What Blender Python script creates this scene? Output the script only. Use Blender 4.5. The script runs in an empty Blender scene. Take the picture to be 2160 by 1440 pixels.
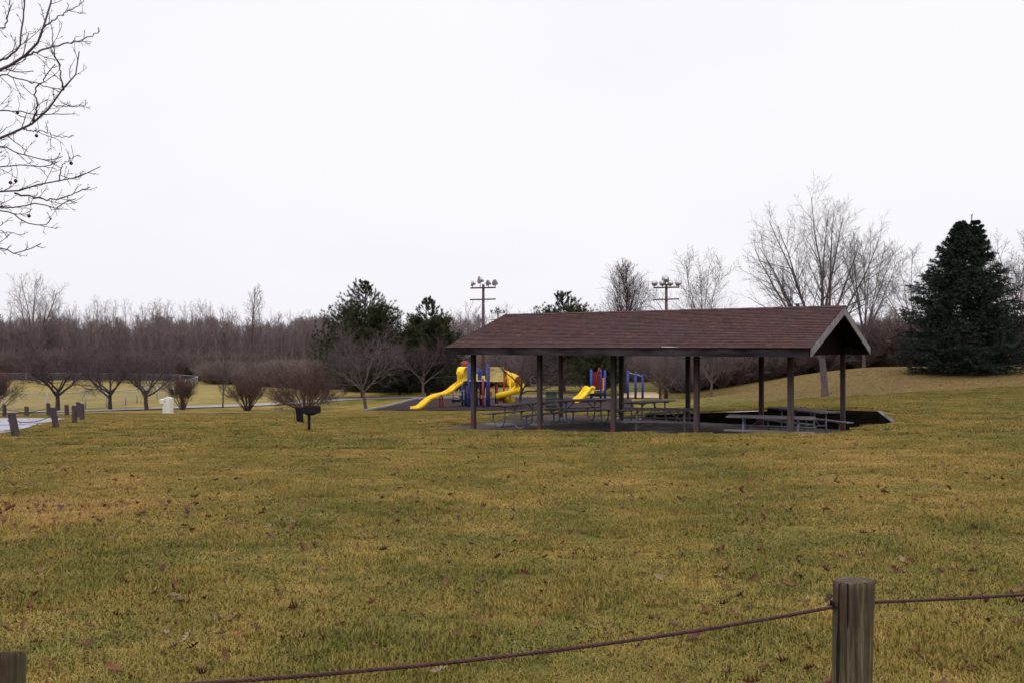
import bpy, bmesh, math, random
import numpy as np
from mathutils import Vector, Matrix

R = math.radians
scene = bpy.context.scene
COL = scene.collection
F, HZ, CX, CAMZ = 1800.0, 730.0, 1080.0, 2.58      # focal length in photo pixels, horizon row, centre column, eye height above the slab

# ------------------------------------------------------------------ materials
def nodes(m):
    m.use_nodes = True
    nt = m.node_tree
    return nt, nt.nodes, nt.links, nt.nodes['Principled BSDF']

def rgba(c): return (c[0], c[1], c[2], 1)

def mat(name, c1, c2, scale=6, rough=.8, bump=.0, bscale=None, stretch=(1, 1, 1), metal=0, tint=0.0, world=False, detail=6, spec=.3, lo=.3, hi=.7):
    """noise between two colours, optional per-face 'tint' brightness, optional bump"""
    m = bpy.data.materials.new(name)
    nt, N, L, b = nodes(m)
    if world:
        g = N.new('ShaderNodeNewGeometry'); src = g.outputs['Position']
    else:
        tc = N.new('ShaderNodeTexCoord'); src = tc.outputs['Object']
    mp = N.new('ShaderNodeMapping'); mp.inputs['Scale'].default_value = stretch
    L.new(src, mp.inputs['Vector'])
    nz = N.new('ShaderNodeTexNoise'); nz.inputs['Scale'].default_value = scale; nz.inputs['Detail'].default_value = detail
    L.new(mp.outputs[0], nz.inputs['Vector'])
    rp = N.new('ShaderNodeValToRGB')
    rp.color_ramp.elements[0].position = lo; rp.color_ramp.elements[1].position = hi
    rp.color_ramp.elements[0].color = rgba(c1); rp.color_ramp.elements[1].color = rgba(c2)
    L.new(nz.outputs['Fac'], rp.inputs['Fac'])
    col = rp.outputs['Color']
    if tint:
        at = N.new('ShaderNodeAttribute'); at.attribute_name = 'tint'
        mr = N.new('ShaderNodeMapRange'); mr.inputs['To Min'].default_value = 1 - tint; mr.inputs['To Max'].default_value = 1 + tint
        L.new(at.outputs['Fac'], mr.inputs['Value'])
        mx = N.new('ShaderNodeVectorMath'); mx.operation = 'SCALE'
        L.new(col, mx.inputs[0]); L.new(mr.outputs[0], mx.inputs['Scale'])
        col = mx.outputs[0]
    L.new(col, b.inputs['Base Color'])
    b.inputs['Roughness'].default_value = rough; b.inputs['Metallic'].default_value = metal
    b.inputs['Specular IOR Level'].default_value = spec
    if bump:
        n2 = N.new('ShaderNodeTexNoise'); n2.inputs['Scale'].default_value = bscale or scale * 3; n2.inputs['Detail'].default_value = 5
        L.new(mp.outputs[0], n2.inputs['Vector'])
        bp = N.new('ShaderNodeBump'); bp.inputs['Strength'].default_value = bump; bp.inputs['Distance'].default_value = .02
        L.new(n2.outputs['Fac'], bp.inputs['Height']); L.new(bp.outputs[0], b.inputs['Normal'])
    return m

def noise(N, L, src, scale, detail=4, rough=.55):
    n = N.new('ShaderNodeTexNoise'); n.inputs['Scale'].default_value = scale; n.inputs['Detail'].default_value = detail
    n.inputs['Roughness'].default_value = rough
    L.new(src, n.inputs['Vector']); return n.outputs['Fac']
def ramp(N, L, fac, stops):
    r = N.new('ShaderNodeValToRGB')
    e = r.color_ramp.elements
    while len(e) < len(stops): e.new(.5)
    for el, (p, c) in zip(e, stops): el.position = p; el.color = rgba(c) if len(c) == 3 else c
    L.new(fac, r.inputs['Fac']); return r.outputs['Color']
def mix(N, L, fac, a, b):
    m = N.new('ShaderNodeMix'); m.data_type = 'RGBA'
    if isinstance(fac, (int, float)): m.inputs['Factor'].default_value = fac
    else: L.new(fac, m.inputs['Factor'])
    for s, v in ((6, a), (7, b)):
        if isinstance(v, tuple): m.inputs[s].default_value = rgba(v)
        else: L.new(v, m.inputs[s])
    return m.outputs[2]
def bw(v): return (v, v, v)

def lawn_colour(N, L, pos):
    """olive and straw winter turf in patches; world coordinates so the blades and the soil agree"""
    big = noise(N, L, pos, .22, 5, .6)
    med = noise(N, L, pos, 1.1, 5, .65)
    add = N.new('ShaderNodeMath'); add.operation = 'ADD'
    L.new(big, add.inputs[0]); L.new(med, add.inputs[1])
    half = N.new('ShaderNodeMath'); half.operation = 'MULTIPLY'; half.inputs[1].default_value = .5
    L.new(add.outputs[0], half.inputs[0])
    # the bank behind the slab and the damp turf by the road stay greener
    sp = N.new('ShaderNodeSeparateXYZ'); L.new(pos, sp.inputs[0])
    m1 = N.new('ShaderNodeMath'); m1.operation = 'MULTIPLY'; L.new(mapr(N, L, sp.outputs['X'], 6, 11), m1.inputs[0]); L.new(mapr(N, L, sp.outputs['Y'], 25, 30), m1.inputs[1])
    m2 = N.new('ShaderNodeMath'); m2.operation = 'MULTIPLY'; L.new(mapr(N, L, sp.outputs['Y'], 11, 4.5), m2.inputs[0]); L.new(mapr(N, L, sp.outputs['X'], -9, 0), m2.inputs[1])
    m3 = N.new('ShaderNodeMath'); m3.operation = 'MAXIMUM'; L.new(m1.outputs[0], m3.inputs[0]); L.new(m2.outputs[0], m3.inputs[1])
    # a worn tan patch near the left edge
    e = N.new('ShaderNodeVectorMath'); e.operation = 'SUBTRACT'; e.inputs[1].default_value = (-6.6, 9.6, .7); L.new(pos, e.inputs[0])
    e2 = N.new('ShaderNodeVectorMath'); e2.operation = 'MULTIPLY'; e2.inputs[1].default_value = (.30, .62, 0); L.new(e.outputs[0], e2.inputs[0])
    e3 = N.new('ShaderNodeVectorMath'); e3.operation = 'LENGTH'; L.new(e2.outputs[0], e3.inputs[0])
    pt = mulv(N, L, mapr(N, L, e3.outputs['Value'], 1.25, .35), -2.2)
    pa_ = N.new('ShaderNodeMath'); pa_.operation = 'ADD'; L.new(pt, pa_.inputs[0]); L.new(m3.outputs[0], pa_.inputs[1]); m3 = pa_
    m4 = N.new('ShaderNodeMath'); m4.operation = 'MULTIPLY_ADD'; m4.inputs[1].default_value = -.055; L.new(m3.outputs[0], m4.inputs[0]); L.new(half.outputs[0], m4.inputs[2])
    return ramp(N, L, m4.outputs[0], [(.35, (.052, .062, .010)), (.44, (.098, .087, .016)), (.52, (.168, .119, .026)), (.64, (.280, .172, .054))])

def m_ground():
    m = bpy.data.materials.new('lawn_turf'); nt, N, L, b = nodes(m)
    g = N.new('ShaderNodeNewGeometry'); pos = g.outputs['Position']
    base = lawn_colour(N, L, pos)
    fine = noise(N, L, pos, 26, 6, .75)
    shade = ramp(N, L, fine, [(.28, bw(.50)), (.5, bw(1.0)), (.74, bw(1.55))])
    mul = N.new('ShaderNodeMix'); mul.data_type = 'RGBA'; mul.blend_type = 'MULTIPLY'; mul.inputs['Factor'].default_value = 1
    L.new(base, mul.inputs[6]); L.new(shade, mul.inputs[7])
    col = mul.outputs[2]
    # leaf litter specks, thicker on the far hill and under the wood
    sep = N.new('ShaderNodeSeparateXYZ'); L.new(pos, sep.inputs[0])
    sp = noise(N, L, pos, 7.5, 3, .7)
    spk = ramp(N, L, sp, [(.60, bw(0)), (.67, bw(1))])
    col = mix(N, L, mulv(N, L, spk, .55), col, (.115, .055, .026))
    # worn, browner hill to the right rear
    hx = mapr(N, L, sep.outputs['X'], 10, 17); hy = mapr(N, L, sep.outputs['Y'], 40, 47)
    hill = N.new('ShaderNodeMath'); hill.operation = 'MULTIPLY'; L.new(hx, hill.inputs[0]); L.new(hy, hill.inputs[1])
    pat = noise(N, L, pos, 3.0, 6, .8)
    hcol = ramp(N, L, pat, [(.36, (.055, .034, .016)), (.5, (.112, .072, .026)), (.64, (.185, .122, .040))])
    col = mix(N, L, mulv(N, L, hill.outputs[0], .88), col, hcol)
    # dry straw-coloured ball field, left rear
    fx = mapr(N, L, sep.outputs['X'], -12, -20); fy = mapr(N, L, sep.outputs['Y'], 58, 66)
    fld = N.new('ShaderNodeMath'); fld.operation = 'MULTIPLY'; L.new(fx, fld.inputs[0]); L.new(fy, fld.inputs[1])
    fp = noise(N, L, pos, .35, 5, .7)
    fcol = ramp(N, L, fp, [(.35, (.135, .112, .030)), (.6, (.235, .175, .060))])
    col = mix(N, L, mulv(N, L, fld.outputs[0], .8), col, fcol)
    # leaf litter floor of the far wood
    wy = mapr(N, L, sep.outputs['Y'], 128, 134)
    wcol = ramp(N, L, noise(N, L, pos, .8, 5, .7), [(.35, (.045, .034, .034)), (.65, (.085, .064, .060))])
    col = mix(N, L, wy, col, wcol)
    L.new(col, b.inputs['Base Color']); b.inputs['Roughness'].default_value = .95; b.inputs['Specular IOR Level'].default_value = .1
    bp = N.new('ShaderNodeBump'); bp.inputs['Strength'].default_value = .9; bp.inputs['Distance'].default_value = .04
    L.new(noise(N, L, pos, 14, 8, .8), bp.inputs['Height']); L.new(bp.outputs[0], b.inputs['Normal'])
    return m
def mulv(N, L, s, k):
    m = N.new('ShaderNodeMath'); m.operation = 'MULTIPLY'; m.inputs[1].default_value = k; L.new(s, m.inputs[0]); return m.outputs[0]
def mapr(N, L, s, a, b):
    m = N.new('ShaderNodeMapRange'); m.inputs['From Min'].default_value = a; m.inputs['From Max'].default_value = b
    m.interpolation_type = 'SMOOTHSTEP'; L.new(s, m.inputs['Value']); return m.outputs[0]

def m_blades():
    m = bpy.data.materials.new('grass_blade'); nt, N, L, b = nodes(m)
    g = N.new('ShaderNodeNewGeometry')
    base = lawn_colour(N, L, g.outputs['Position'])
    at = N.new('ShaderNodeAttribute'); at.attribute_name = 'tint'
    c = ramp(N, L, at.outputs['Fac'], [(0, (.078, .036, .018)), (.10, (.049, .066, .010)), (.38, (.082, .081, .016)), (.62, (.158, .112, .027)), (.85, (.27, .170, .058)), (1, (.34, .25, .10))])
    col = mix(N, L, .38, base, c)
    bright = N.new('ShaderNodeVectorMath'); bright.operation = 'SCALE'; bright.inputs['Scale'].default_value = 1.44
    L.new(col, bright.inputs[0])
    L.new(bright.outputs[0], b.inputs['Base Color']); b.inputs['Roughness'].default_value = .75; b.inputs['Specular IOR Level'].default_value = .15
    return m

def m_leaf():
    m = bpy.data.materials.new('dead_oak_leaf'); nt, N, L, b = nodes(m)
    at = N.new('ShaderNodeAttribute'); at.attribute_name = 'tint'
    c = ramp(N, L, at.outputs['Fac'], [(0, (.030, .014, .011)), (.3, (.090, .030, .017)), (.55, (.150, .060, .025)), (.8, (.100, .066, .047)), (1, (.29, .20, .13))])
    L.new(c, b.inputs['Base Color']); b.inputs['Roughness'].default_value = .7; b.inputs['Specular IOR Level'].default_value = .2
    return m

def m_shingle():
    m = bpy.data.materials.new('asphalt_shingle'); nt, N, L, b = nodes(m)
    at = N.new('ShaderNodeAttribute'); at.attribute_name = 'tint'
    tc = N.new('ShaderNodeTexCoord')
    c = ramp(N, L, at.outputs['Fac'], [(0, (.035, .020, .021)), (.35, (.055, .027, .026)), (.7, (.068, .032, .028)), (1, (.090, .042, .034))])
    st = noise(N, L, tc.outputs['Object'], .7, 4)
    c = mix(N, L, ramp(N, L, st, [(.4, bw(.0)), (.7, bw(.38))]), c, (.055, .040, .045))
    gr = ramp(N, L, noise(N, L, tc.outputs['Object'], 90, 2), [(.3, bw(.7)), (.7, bw(1.3))])
    mul = N.new('ShaderNodeMix'); mul.data_type = 'RGBA'; mul.blend_type = 'MULTIPLY'; mul.inputs['Factor'].default_value = 1
    L.new(c, mul.inputs[6]); L.new(gr, mul.inputs[7])
    L.new(mul.outputs[2], b.inputs['Base Color']); b.inputs['Roughness'].default_value = .95; b.inputs['Specular IOR Level'].default_value = .12
    return m

def m_slab():
    m = bpy.data.materials.new('wet_concrete'); nt, N, L, b = nodes(m)
    g = N.new('ShaderNodeNewGeometry'); pos = g.outputs['Position']
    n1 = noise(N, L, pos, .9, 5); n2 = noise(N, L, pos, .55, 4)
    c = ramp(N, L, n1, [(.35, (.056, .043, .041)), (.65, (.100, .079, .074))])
    L.new(c, b.inputs['Base Color'])
    r = ramp(N, L, n2, [(.50, bw(.9)), (.66, bw(.4))])
    L.new(r, b.inputs['Roughness']); b.inputs['Specular IOR Level'].default_value = .03
    return m

def m_round_post():
    m = bpy.data.materials.new('weathered_round_timber'); nt, N, L, b = nodes(m)
    tc = N.new('ShaderNodeTexCoord'); mp = N.new('ShaderNodeMapping'); mp.inputs['Scale'].default_value = (16, 16, .8)
    L.new(tc.outputs['Object'], mp.inputs['Vector'])
    a = noise(N, L, mp.outputs[0], 4.5, 8, .7)
    c = ramp(N, L, a, [(.30, (.020, .014, .010)), (.44, (.052, .038, .024)), (.57, (.098, .079, .045)), (.74, (.225, .192, .118))])
    mp2 = N.new('ShaderNodeMapping'); mp2.inputs['Scale'].default_value = (4, 4, 1.4); L.new(tc.outputs['Object'], mp2.inputs['Vector'])
    bl = noise(N, L, mp2.outputs[0], 2.2, 5)
    c = mix(N, L, ramp(N, L, bl, [(.45, bw(0)), (.62, bw(.8))]), c, (.048, .027, .021))
    c = mix(N, L, ramp(N, L, noise(N, L, mp2.outputs[0], 1.3, 4), [(.48, bw(0)), (.64, bw(.6))]), c, (.080, .084, .036))
    mp3 = N.new('ShaderNodeMapping'); mp3.inputs['Scale'].default_value = (14, 14, .35); L.new(tc.outputs['Object'], mp3.inputs['Vector'])
    cr = noise(N, L, mp3.outputs[0], 3.2, 3, .4)
    crk = ramp(N, L, cr, [(.325, bw(.15)), (.355, bw(1))])
    mul = N.new('ShaderNodeMix'); mul.data_type = 'RGBA'; mul.blend_type = 'MULTIPLY'; mul.inputs['Factor'].default_value = 1
    L.new(c, mul.inputs[6]); L.new(crk, mul.inputs[7])
    L.new(mul.outputs[2], b.inputs['Base Color']); b.inputs['Roughness'].default_value = .9; b.inputs['Specular IOR Level'].default_value = .15
    bp = N.new('ShaderNodeBump'); bp.inputs['Strength'].default_value = .8; bp.inputs['Distance'].default_value = .006
    L.new(a, bp.inputs['Height'])
    bp2 = N.new('ShaderNodeBump'); bp2.inputs['Strength'].default_value = 1; bp2.inputs['Distance'].default_value = .01
    L.new(crk, bp2.inputs['Height']); L.new(bp.outputs[0], bp2.inputs['Normal']); L.new(bp2.outputs[0], b.inputs['Normal'])
    return m

def m_square_post():
    m = bpy.data.materials.new('weathered_square_timber'); nt, N, L, b = nodes(m)
    tc = N.new('ShaderNodeTexCoord'); mp = N.new('ShaderNodeMapping'); mp.inputs['Scale'].default_value = (8, 8, .7)
    L.new(tc.outputs['Object'], mp.inputs['Vector'])
    a = noise(N, L, mp.outputs[0], 3, 7, .7)
    c = ramp(N, L, a, [(.3, (.030, .022, .022)), (.5, (.062, .047, .046)), (.72, (.112, .092, .088))])
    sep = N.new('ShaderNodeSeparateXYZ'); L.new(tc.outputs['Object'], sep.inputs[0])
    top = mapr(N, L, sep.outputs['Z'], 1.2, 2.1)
    c = mix(N, L, mulv(N, L, top, .8), c, (.024, .015, .015))        # shade of the roof edge painted into the post tops
    L.new(c, b.inputs['Base Color']); b.inputs['Roughness'].default_value = .95; b.inputs['Specular IOR Level'].default_value = .06
    bp = N.new('ShaderNodeBump'); bp.inputs['Strength'].default_value = .5; bp.inputs['Distance'].default_value = .008
    L.new(a, bp.inputs['Height']); L.new(bp.outputs[0], b.inputs['Normal'])
    return m

M = dict(
    ground=m_ground(), blade=m_blades(), leaf=m_leaf(), shingle=m_shingle(), slab=m_slab(), roundpost=m_round_post(), post=m_square_post(),
    rust=mat('rusty_post_shoe', (.075, .022, .018), (.16, .055, .035), 9, .9, .3),
    beam=mat('dark_stained_beam', (.011, .008, .009), (.027, .021, .022), 3, .95, .3, 30, (1, 8, 8), spec=.06),
    fascia=mat('weathered_fascia', (.012, .009, .011), (.052, .043, .045), 1.6, .95, .3, 30, (.8, 6, 3), lo=.38, hi=.72, spec=.08),
    rake=mat('bleached_rake_board', (.105, .095, .094), (.235, .215, .212), 2.5, .85, .3, 30, (1, 6, 2)),
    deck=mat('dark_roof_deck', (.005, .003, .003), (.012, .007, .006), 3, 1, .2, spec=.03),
    metal=mat('pale_drip_metal', (.35, .36, .38), (.62, .63, .66), 5, .4, metal=.8),
    white=mat('bent_white_metal', (.72, .72, .74), (.85, .85, .87), 9, .45),
    plank=mat('grey_table_plank', (.066, .056, .057), (.142, .124, .122), 2.5, .8, .35, 25, (1, 9, 9), tint=.22),
    galv=mat('galvanised_pipe', (.10, .105, .12), (.19, .20, .22), 12, .55, metal=.3),
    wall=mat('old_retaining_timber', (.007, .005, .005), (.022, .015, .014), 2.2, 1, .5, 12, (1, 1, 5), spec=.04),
    cap=mat('weathered_wall_cap', (.07, .062, .058), (.15, .135, .128), 5, .85, .3),
    cable=mat('rusty_steel_cable', (.030, .011, .011), (.082, .032, .028), 40, .75, .3, 160, metal=.15),
    black=mat('black_grill_steel', (.006, .005, .007), (.016, .013, .016), 8, .7, .2, spec=.15),
    conc=mat('pale_cast_concrete', (.54, .52, .46), (.62, .60, .54), 3, .9, .1),
    path=mat('pale_walk_concrete', (.18, .175, .18), (.25, .24, .245), 1.1, .85, world=True),
    pad=mat('pale_parking_concrete', (.20, .20, .22), (.27, .27, .295), .6, .8, world=True),
    crack=mat('tarred_crack', (.06, .06, .07), (.12, .12, .13), 8, .8),
    mulch=mat('bark_mulch', (.018, .011, .012), (.052, .033, .034), 9, 1, .9, 22, world=True, spec=.05),
    timber=mat('grey_border_timber', (.13, .11, .11), (.28, .25, .25), 5, .85),
    soil=mat('bare_soil', (.028, .022, .018), (.065, .048, .036), 4, .95, world=True),
    sand=mat('tan_infield_dirt', (.33, .235, .125), (.47, .34, .19), 1.5, .95, world=True),
    chain=mat('chain_link_steel', (.20, .22, .25), (.36, .38, .42), 8, .5, metal=.3),
    yellow=mat('yellow_plastic', (.50, .31, .014), (.84, .54, .014), 2.6, .5, spec=.3, lo=.22, hi=.50),
    paleyellow=mat('faded_yellow_panel', (.52, .39, .13), (.66, .51, .20), 2.5, .5),
    blue=mat('blue_powder_coat', (.009, .026, .16), (.017, .046, .25), 2, .55),
    red=mat('red_powder_coat', (.17, .014, .020), (.28, .022, .030), 2, .55),
    orange=mat('orange_plastic', (.62, .20, .02), (.74, .28, .03), 3, .45),
    darkdeck=mat('dark_rubber_deck', (.012, .010, .014), (.030, .024, .030), 6, .7),
    palegrey=mat('pale_grey_bar', (.42, .43, .46), (.58, .59, .62), 6, .4),
    barrel=mat('dark_green_drum', (.012, .022, .018), (.028, .042, .034), 5, .5),
    pole=mat('brown_wood_pole', (.065, .035, .036), (.115, .062, .060), 4, .9, .2, 12, (4, 4, .5)),
    lamp=mat('weathered_aluminium_lamp', (.30, .29, .30), (.52, .50, .51), 3, .4, metal=.55),
    lens=mat('dark_lamp_lens', (.10, .085, .095), (.19, .165, .18), 6, .3),
    bark=mat('grey_brown_bark', (.055, .042, .040), (.135, .105, .094), 5, .95, .6, 14, (3, 3, .8)),
    darkbark=mat('dark_purple_bark', (.034, .024, .028), (.075, .052, .056), 6, .95, .5, 14, (3, 3, .8)),
    twig=mat('brown_twig', (.070, .052, .052), (.130, .100, .096), 3, .9, tint=.3),
    redtwig=mat('reddish_twig', (.058, .038, .041), (.112, .077, .079), 3, .9, tint=.35),
    brush=mat('wood_edge_brush', (.105, .076, .070), (.190, .145, .130), .6, .9, tint=.4),
    shrubtwig=mat('red_brown_shrub_stem', (.066, .036, .034), (.125, .072, .060), 3, .9, tint=.4),
    woodtwig=mat('far_wood_bark', (.128, .095, .093), (.225, .174, .164), .6, .95, tint=.4),
    neartwig=mat('near_grey_twig', (.055, .040, .046), (.105, .080, .088), 5, .9),
    ball=mat('seed_ball', (.030, .012, .020), (.060, .028, .036), 30, .9, .4),
    pine=mat('pine_needles', (.021, .027, .011), (.058, .062, .028), 1.5, .85, tint=.6, spec=.15),
    spruce=mat('spruce_needles', (.012, .019, .013), (.034, .044, .033), 1.2, .85, tint=.75, spec=.15),
    brownleaf=mat('clinging_brown_leaf', (.085, .048, .022), (.160, .092, .040), 2, .9, tint=.4),
    wire=mat('black_wire', (.02, .02, .025), (.04, .04, .045), 5, .6),
)

# ------------------------------------------------------------------ mesh helpers
def np_mesh(name, V, Fq, material, parent=None, tint=None, smooth=False, tri=False):
    me = bpy.data.meshes.new(name)
    V = np.asarray(V, dtype=np.float32); Fq = np.asarray(Fq, dtype=np.int32)
    k = Fq.shape[1]; n = len(Fq)
    me.vertices.add(len(V)); me.vertices.foreach_set('co', V.ravel())
    me.loops.add(n * k); me.loops.foreach_set('vertex_index', Fq.ravel())
    me.polygons.add(n)
    me.polygons.foreach_set('loop_start', np.arange(0, n * k, k, dtype=np.int32))
    if smooth: me.polygons.foreach_set('use_smooth', np.ones(n, dtype=bool))
    me.update(calc_edges=True)
    if tint is not None:
        a = me.attributes.new('tint', 'FLOAT', 'FACE'); a.data.foreach_set('value', np.asarray(tint, dtype=np.float32))
    me.materials.append(material)
    o = bpy.data.objects.new(name, me); COL.objects.link(o)
    if parent: o.parent = parent
    return o

class MB:
    def __init__(s): s.v = []; s.f = []; s.t = []; s.sm = []
    def add(s, vs, fs, tint=.5, smooth=False):
        o = len(s.v); s.v += [tuple(p) for p in vs]
        s.f += [tuple(i + o for i in f) for f in fs]; s.t += [tint] * len(fs); s.sm += [smooth] * len(fs)
        return s
    def box(s, c, size, rz=0, m=None, tint=.5, bev=0):
        x, y, z = (d / 2 for d in size)
        if bev:
            b = min(bev, x * .6, y * .6, z * .6); vs = []; fs = []
            bm = bmesh.new(); bmesh.ops.create_cube(bm, size=1)
            for v in bm.verts: v.co = Vector((v.co.x * size[0], v.co.y * size[1], v.co.z * size[2]))
            bmesh.ops.bevel(bm, geom=bm.edges[:], offset=b, segments=1, affect='EDGES')
            bm.verts.index_update()
            vs = [v.co.copy() for v in bm.verts]; fs = [[v.index for v in f.verts] for f in bm.faces]; bm.free()
        else:
            vs = [Vector((a * x, b * y, d * z)) for d in (-1, 1) for b in (-1, 1) for a in (-1, 1)]
            fs = [(0, 2, 3, 1), (4, 5, 7, 6), (0, 1, 5, 4), (2, 6, 7, 3), (0, 4, 6, 2), (1, 3, 7, 5)]
        T = Matrix.Translation(c) @ (m.to_4x4() if m else Matrix.Rotation(rz, 4, 'Z'))
        return s.add([T @ v for v in vs], fs, tint)
    def beam(s, p, q, w, h, up=(0, 0, 1), tint=.5):
        p = Vector(p); q = Vector(q); d = (q - p); ln = d.length; d.normalize()
        up = Vector(up); side = d.cross(up)
        if side.length < 1e-4: side = d.cross(Vector((1, 0, 0)))
        side.normalize(); up2 = side.cross(d)
        m = Matrix((d, side, up2)).transposed()
        return s.box((p + q) / 2, (ln, w, h), m=m, tint=tint)
    def tube(s, pts, r, k=8, cap=True, tint=.5):
        pts = [Vector(p) for p in pts]; n = len(pts)
        rs = r if isinstance(r, (list, tuple)) else [r] * n
        t0 = (pts[1] - pts[0]).normalized()
        u = t0.cross(Vector((0, 0, 1)))
        if u.length < .05: u = t0.cross(Vector((1, 0, 0)))
        u.normalize(); vs = []; fs = []
        for i in range(n):
            t = (pts[min(i + 1, n - 1)] - pts[max(i - 1, 0)]).normalized()
            u = (u - t * u.dot(t)).normalized(); w = t.cross(u)
            for j in range(k):
                a = 2 * math.pi * j / k
                vs.append(pts[i] + (u * math.cos(a) + w * math.sin(a)) * rs[i])
        for i in range(n - 1):
            for j in range(k):
                a = i * k + j; b = i * k + (j + 1) % k
                fs.append((a, b, b + k, a + k))
        s.add(vs, fs, tint, True)
        if cap:
            o = len(s.v) - n * k
            s.f += [tuple(o + j for j in reversed(range(k))), tuple(o + (n - 1) * k + j for j in range(k))]; s.t += [tint] * 2; s.sm += [False] * 2
        return s
    def lathe(s, prof, k=16, c=(0, 0, 0), m=None, tint=.5):
        vs = []; fs = []
        for (r, z) in prof:
            for j in range(k):
                a = 2 * math.pi * j / k; vs.append(Vector((r * math.cos(a), r * math.sin(a), z)))
        for i in range(len(prof) - 1):
            for j in range(k):
                a = i * k + j; b = i * k + (j + 1) % k; fs.append((a, b, b + k, a + k))
        T = Matrix.Translation(c) @ (m.to_4x4() if m else Matrix())
        return s.add([T @ v for v in vs], fs, tint, True)
    def build(s, name, material, parent=None, loc=None):
        me = bpy.data.meshes.new(name); me.from_pydata(s.v, [], s.f); me.update()
        me.polygons.foreach_set('use_smooth', s.sm)
        a = me.attributes.new('tint', 'FLOAT', 'FACE'); a.data.foreach_set('value', s.t)
        me.materials.append(M[material] if isinstance(material, str) else material)
        o = bpy.data.objects.new(name, me); COL.objects.link(o)
        if parent: o.parent = parent
        if loc: o.location = loc
        return o

def tag(o, label=None, cat=None, group=None, kind=None):
    if label: o['label'] = label
    if cat: o['category'] = cat
    if group: o['group'] = group
    if kind: o['kind'] = kind
    return o
def thing(name, label, cat, loc=(0, 0, 0), rz=0, group=None):
    o = bpy.data.objects.new(name, None); COL.objects.link(o); o.empty_display_size = .2
    o.location = loc; o.rotation_euler = (0, 0, rz)
    return tag(o, label, cat, group)
def dup(root, loc, rz=0, label=None, scale=None):
    r = root.copy(); COL.objects.link(r); r.location = loc; r.rotation_euler = (0, 0, rz)
    if label: r['label'] = label
    if scale: r.scale = scale if isinstance(scale, tuple) else (scale,) * 3
    for ch in list(root.children):
        c = ch.copy(); COL.objects.link(c); c.parent = r
        for g in list(ch.children):
            d = g.copy(); COL.objects.link(d); d.parent = c
    return r

# ------------------------------------------------------------------ terrain
TH = R(34.44)
AX = np.array([math.cos(TH), -math.sin(TH)]); NX = np.array([math.sin(TH), math.cos(TH)])
P0 = np.array([-1.218, 27.0])
def tw(t, w): p = P0 + AX * t + NX * w; return float(p[0]), float(p[1])      # pavilion plan coordinates -> world
def zpx(px, py, d): return ((px - CX) / F * d, d, CAMZ - (py - HZ) / F * d)

_c = [(-9, 0, .95), (0, 0, .93), (9, 0, .97), (0, -25, 1.1), (-40, -10, 1.0), (40, -10, 1.2),
      (0, 3.6, .87), (-2, 2.7, .90), (0, 8, .71), (-8, 8, .78), (8, 9, .80), (0, 14, .46), (-7, 14, .52), (7, 15, .62), (0, 20, .24), (-7, 20, .27), (13, 15, .80),
      (14, 20, .68), (-5.9, 25, .11), (-13, 22, .28), (-14.5, 30, .06), (-30, 24, .3), (-22, 38, -.6)]
_c += [tw(-.9, -.9) + (-.02,), tw(2.1, -.9) + (.12,), tw(5, -.9) + (.215,), tw(8, -.9) + (.36,), tw(10.8, -.95) + (.52,), tw(11.5, -.1) + (.55,), tw(11.85, 3.2) + (.55,),
       tw(10.8, 6.3) + (.60,), tw(8.5, 6.3) + (.52,), tw(6, 6.3) + (.42,), tw(4, 6.3) + (.12,), tw(2, 6.3) + (.0,), tw(-.9, 6.3) + (-.10,), tw(-.9, 2.5) + (-.05,)]
_c += [zpx(*q) for q in [(355, 873, 46), (0, 873, 46), (640, 871, 46), (960, 866, 46), (1300, 868, 45), (100, 865, 57), (400, 859, 57), (520, 862.5, 55), (640, 864, 52),
                         (175, 862, 60), (60, 836, 84), (220, 831, 88), (0, 800, 130), (200, 800, 130), (400, 802, 128), (480, 808, 118), (600, 822, 90), (770, 836, 70), (900, 835, 70),
                         (1000, 858, 50), (1200, 856, 51), (1000, 838, 62), (1250, 838, 62), (1360, 838, 66), (1740, 835, 48), (1500, 838, 64), (1420, 841, 60),
                         (1700, 795, 62), (1600, 815, 63), (1780, 780, 63), (1850, 774, 64), (1940, 773, 66), (2040, 789, 55), (2160, 770, 64), (1620, 850, 38), (1850, 842, 38), (2160, 832, 40), (2000, 850, 33), (2160, 868, 28)]]
_c += [(45, 85, .6), (28, 90, -.3), (70, 70, 1.4), (60, 30, .9), (-70, 20, .2), (-70, 60, -1.9), (0, 100, -1.9), (-110, 130, -2.6), (90, 140, .5), (0, 135, -2.0)]
_c = np.array(_c, float)
def _phi(r2): return np.where(r2 > 1e-9, .5 * r2 * np.log(np.maximum(r2, 1e-9)), 0)
_n = len(_c)
_A = np.zeros((_n + 3, _n + 3))
_d2 = ((_c[:, None, :2] - _c[None, :, :2]) ** 2).sum(-1)
_A[:_n, :_n] = _phi(_d2) + np.eye(_n) * 1.5
_A[:_n, _n] = 1; _A[:_n, _n + 1:] = _c[:, :2]; _A[_n:, :_n] = _A[:_n, _n:].T
_w = np.linalg.solve(_A, np.concatenate([_c[:, 2], np.zeros(3)]))
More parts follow.
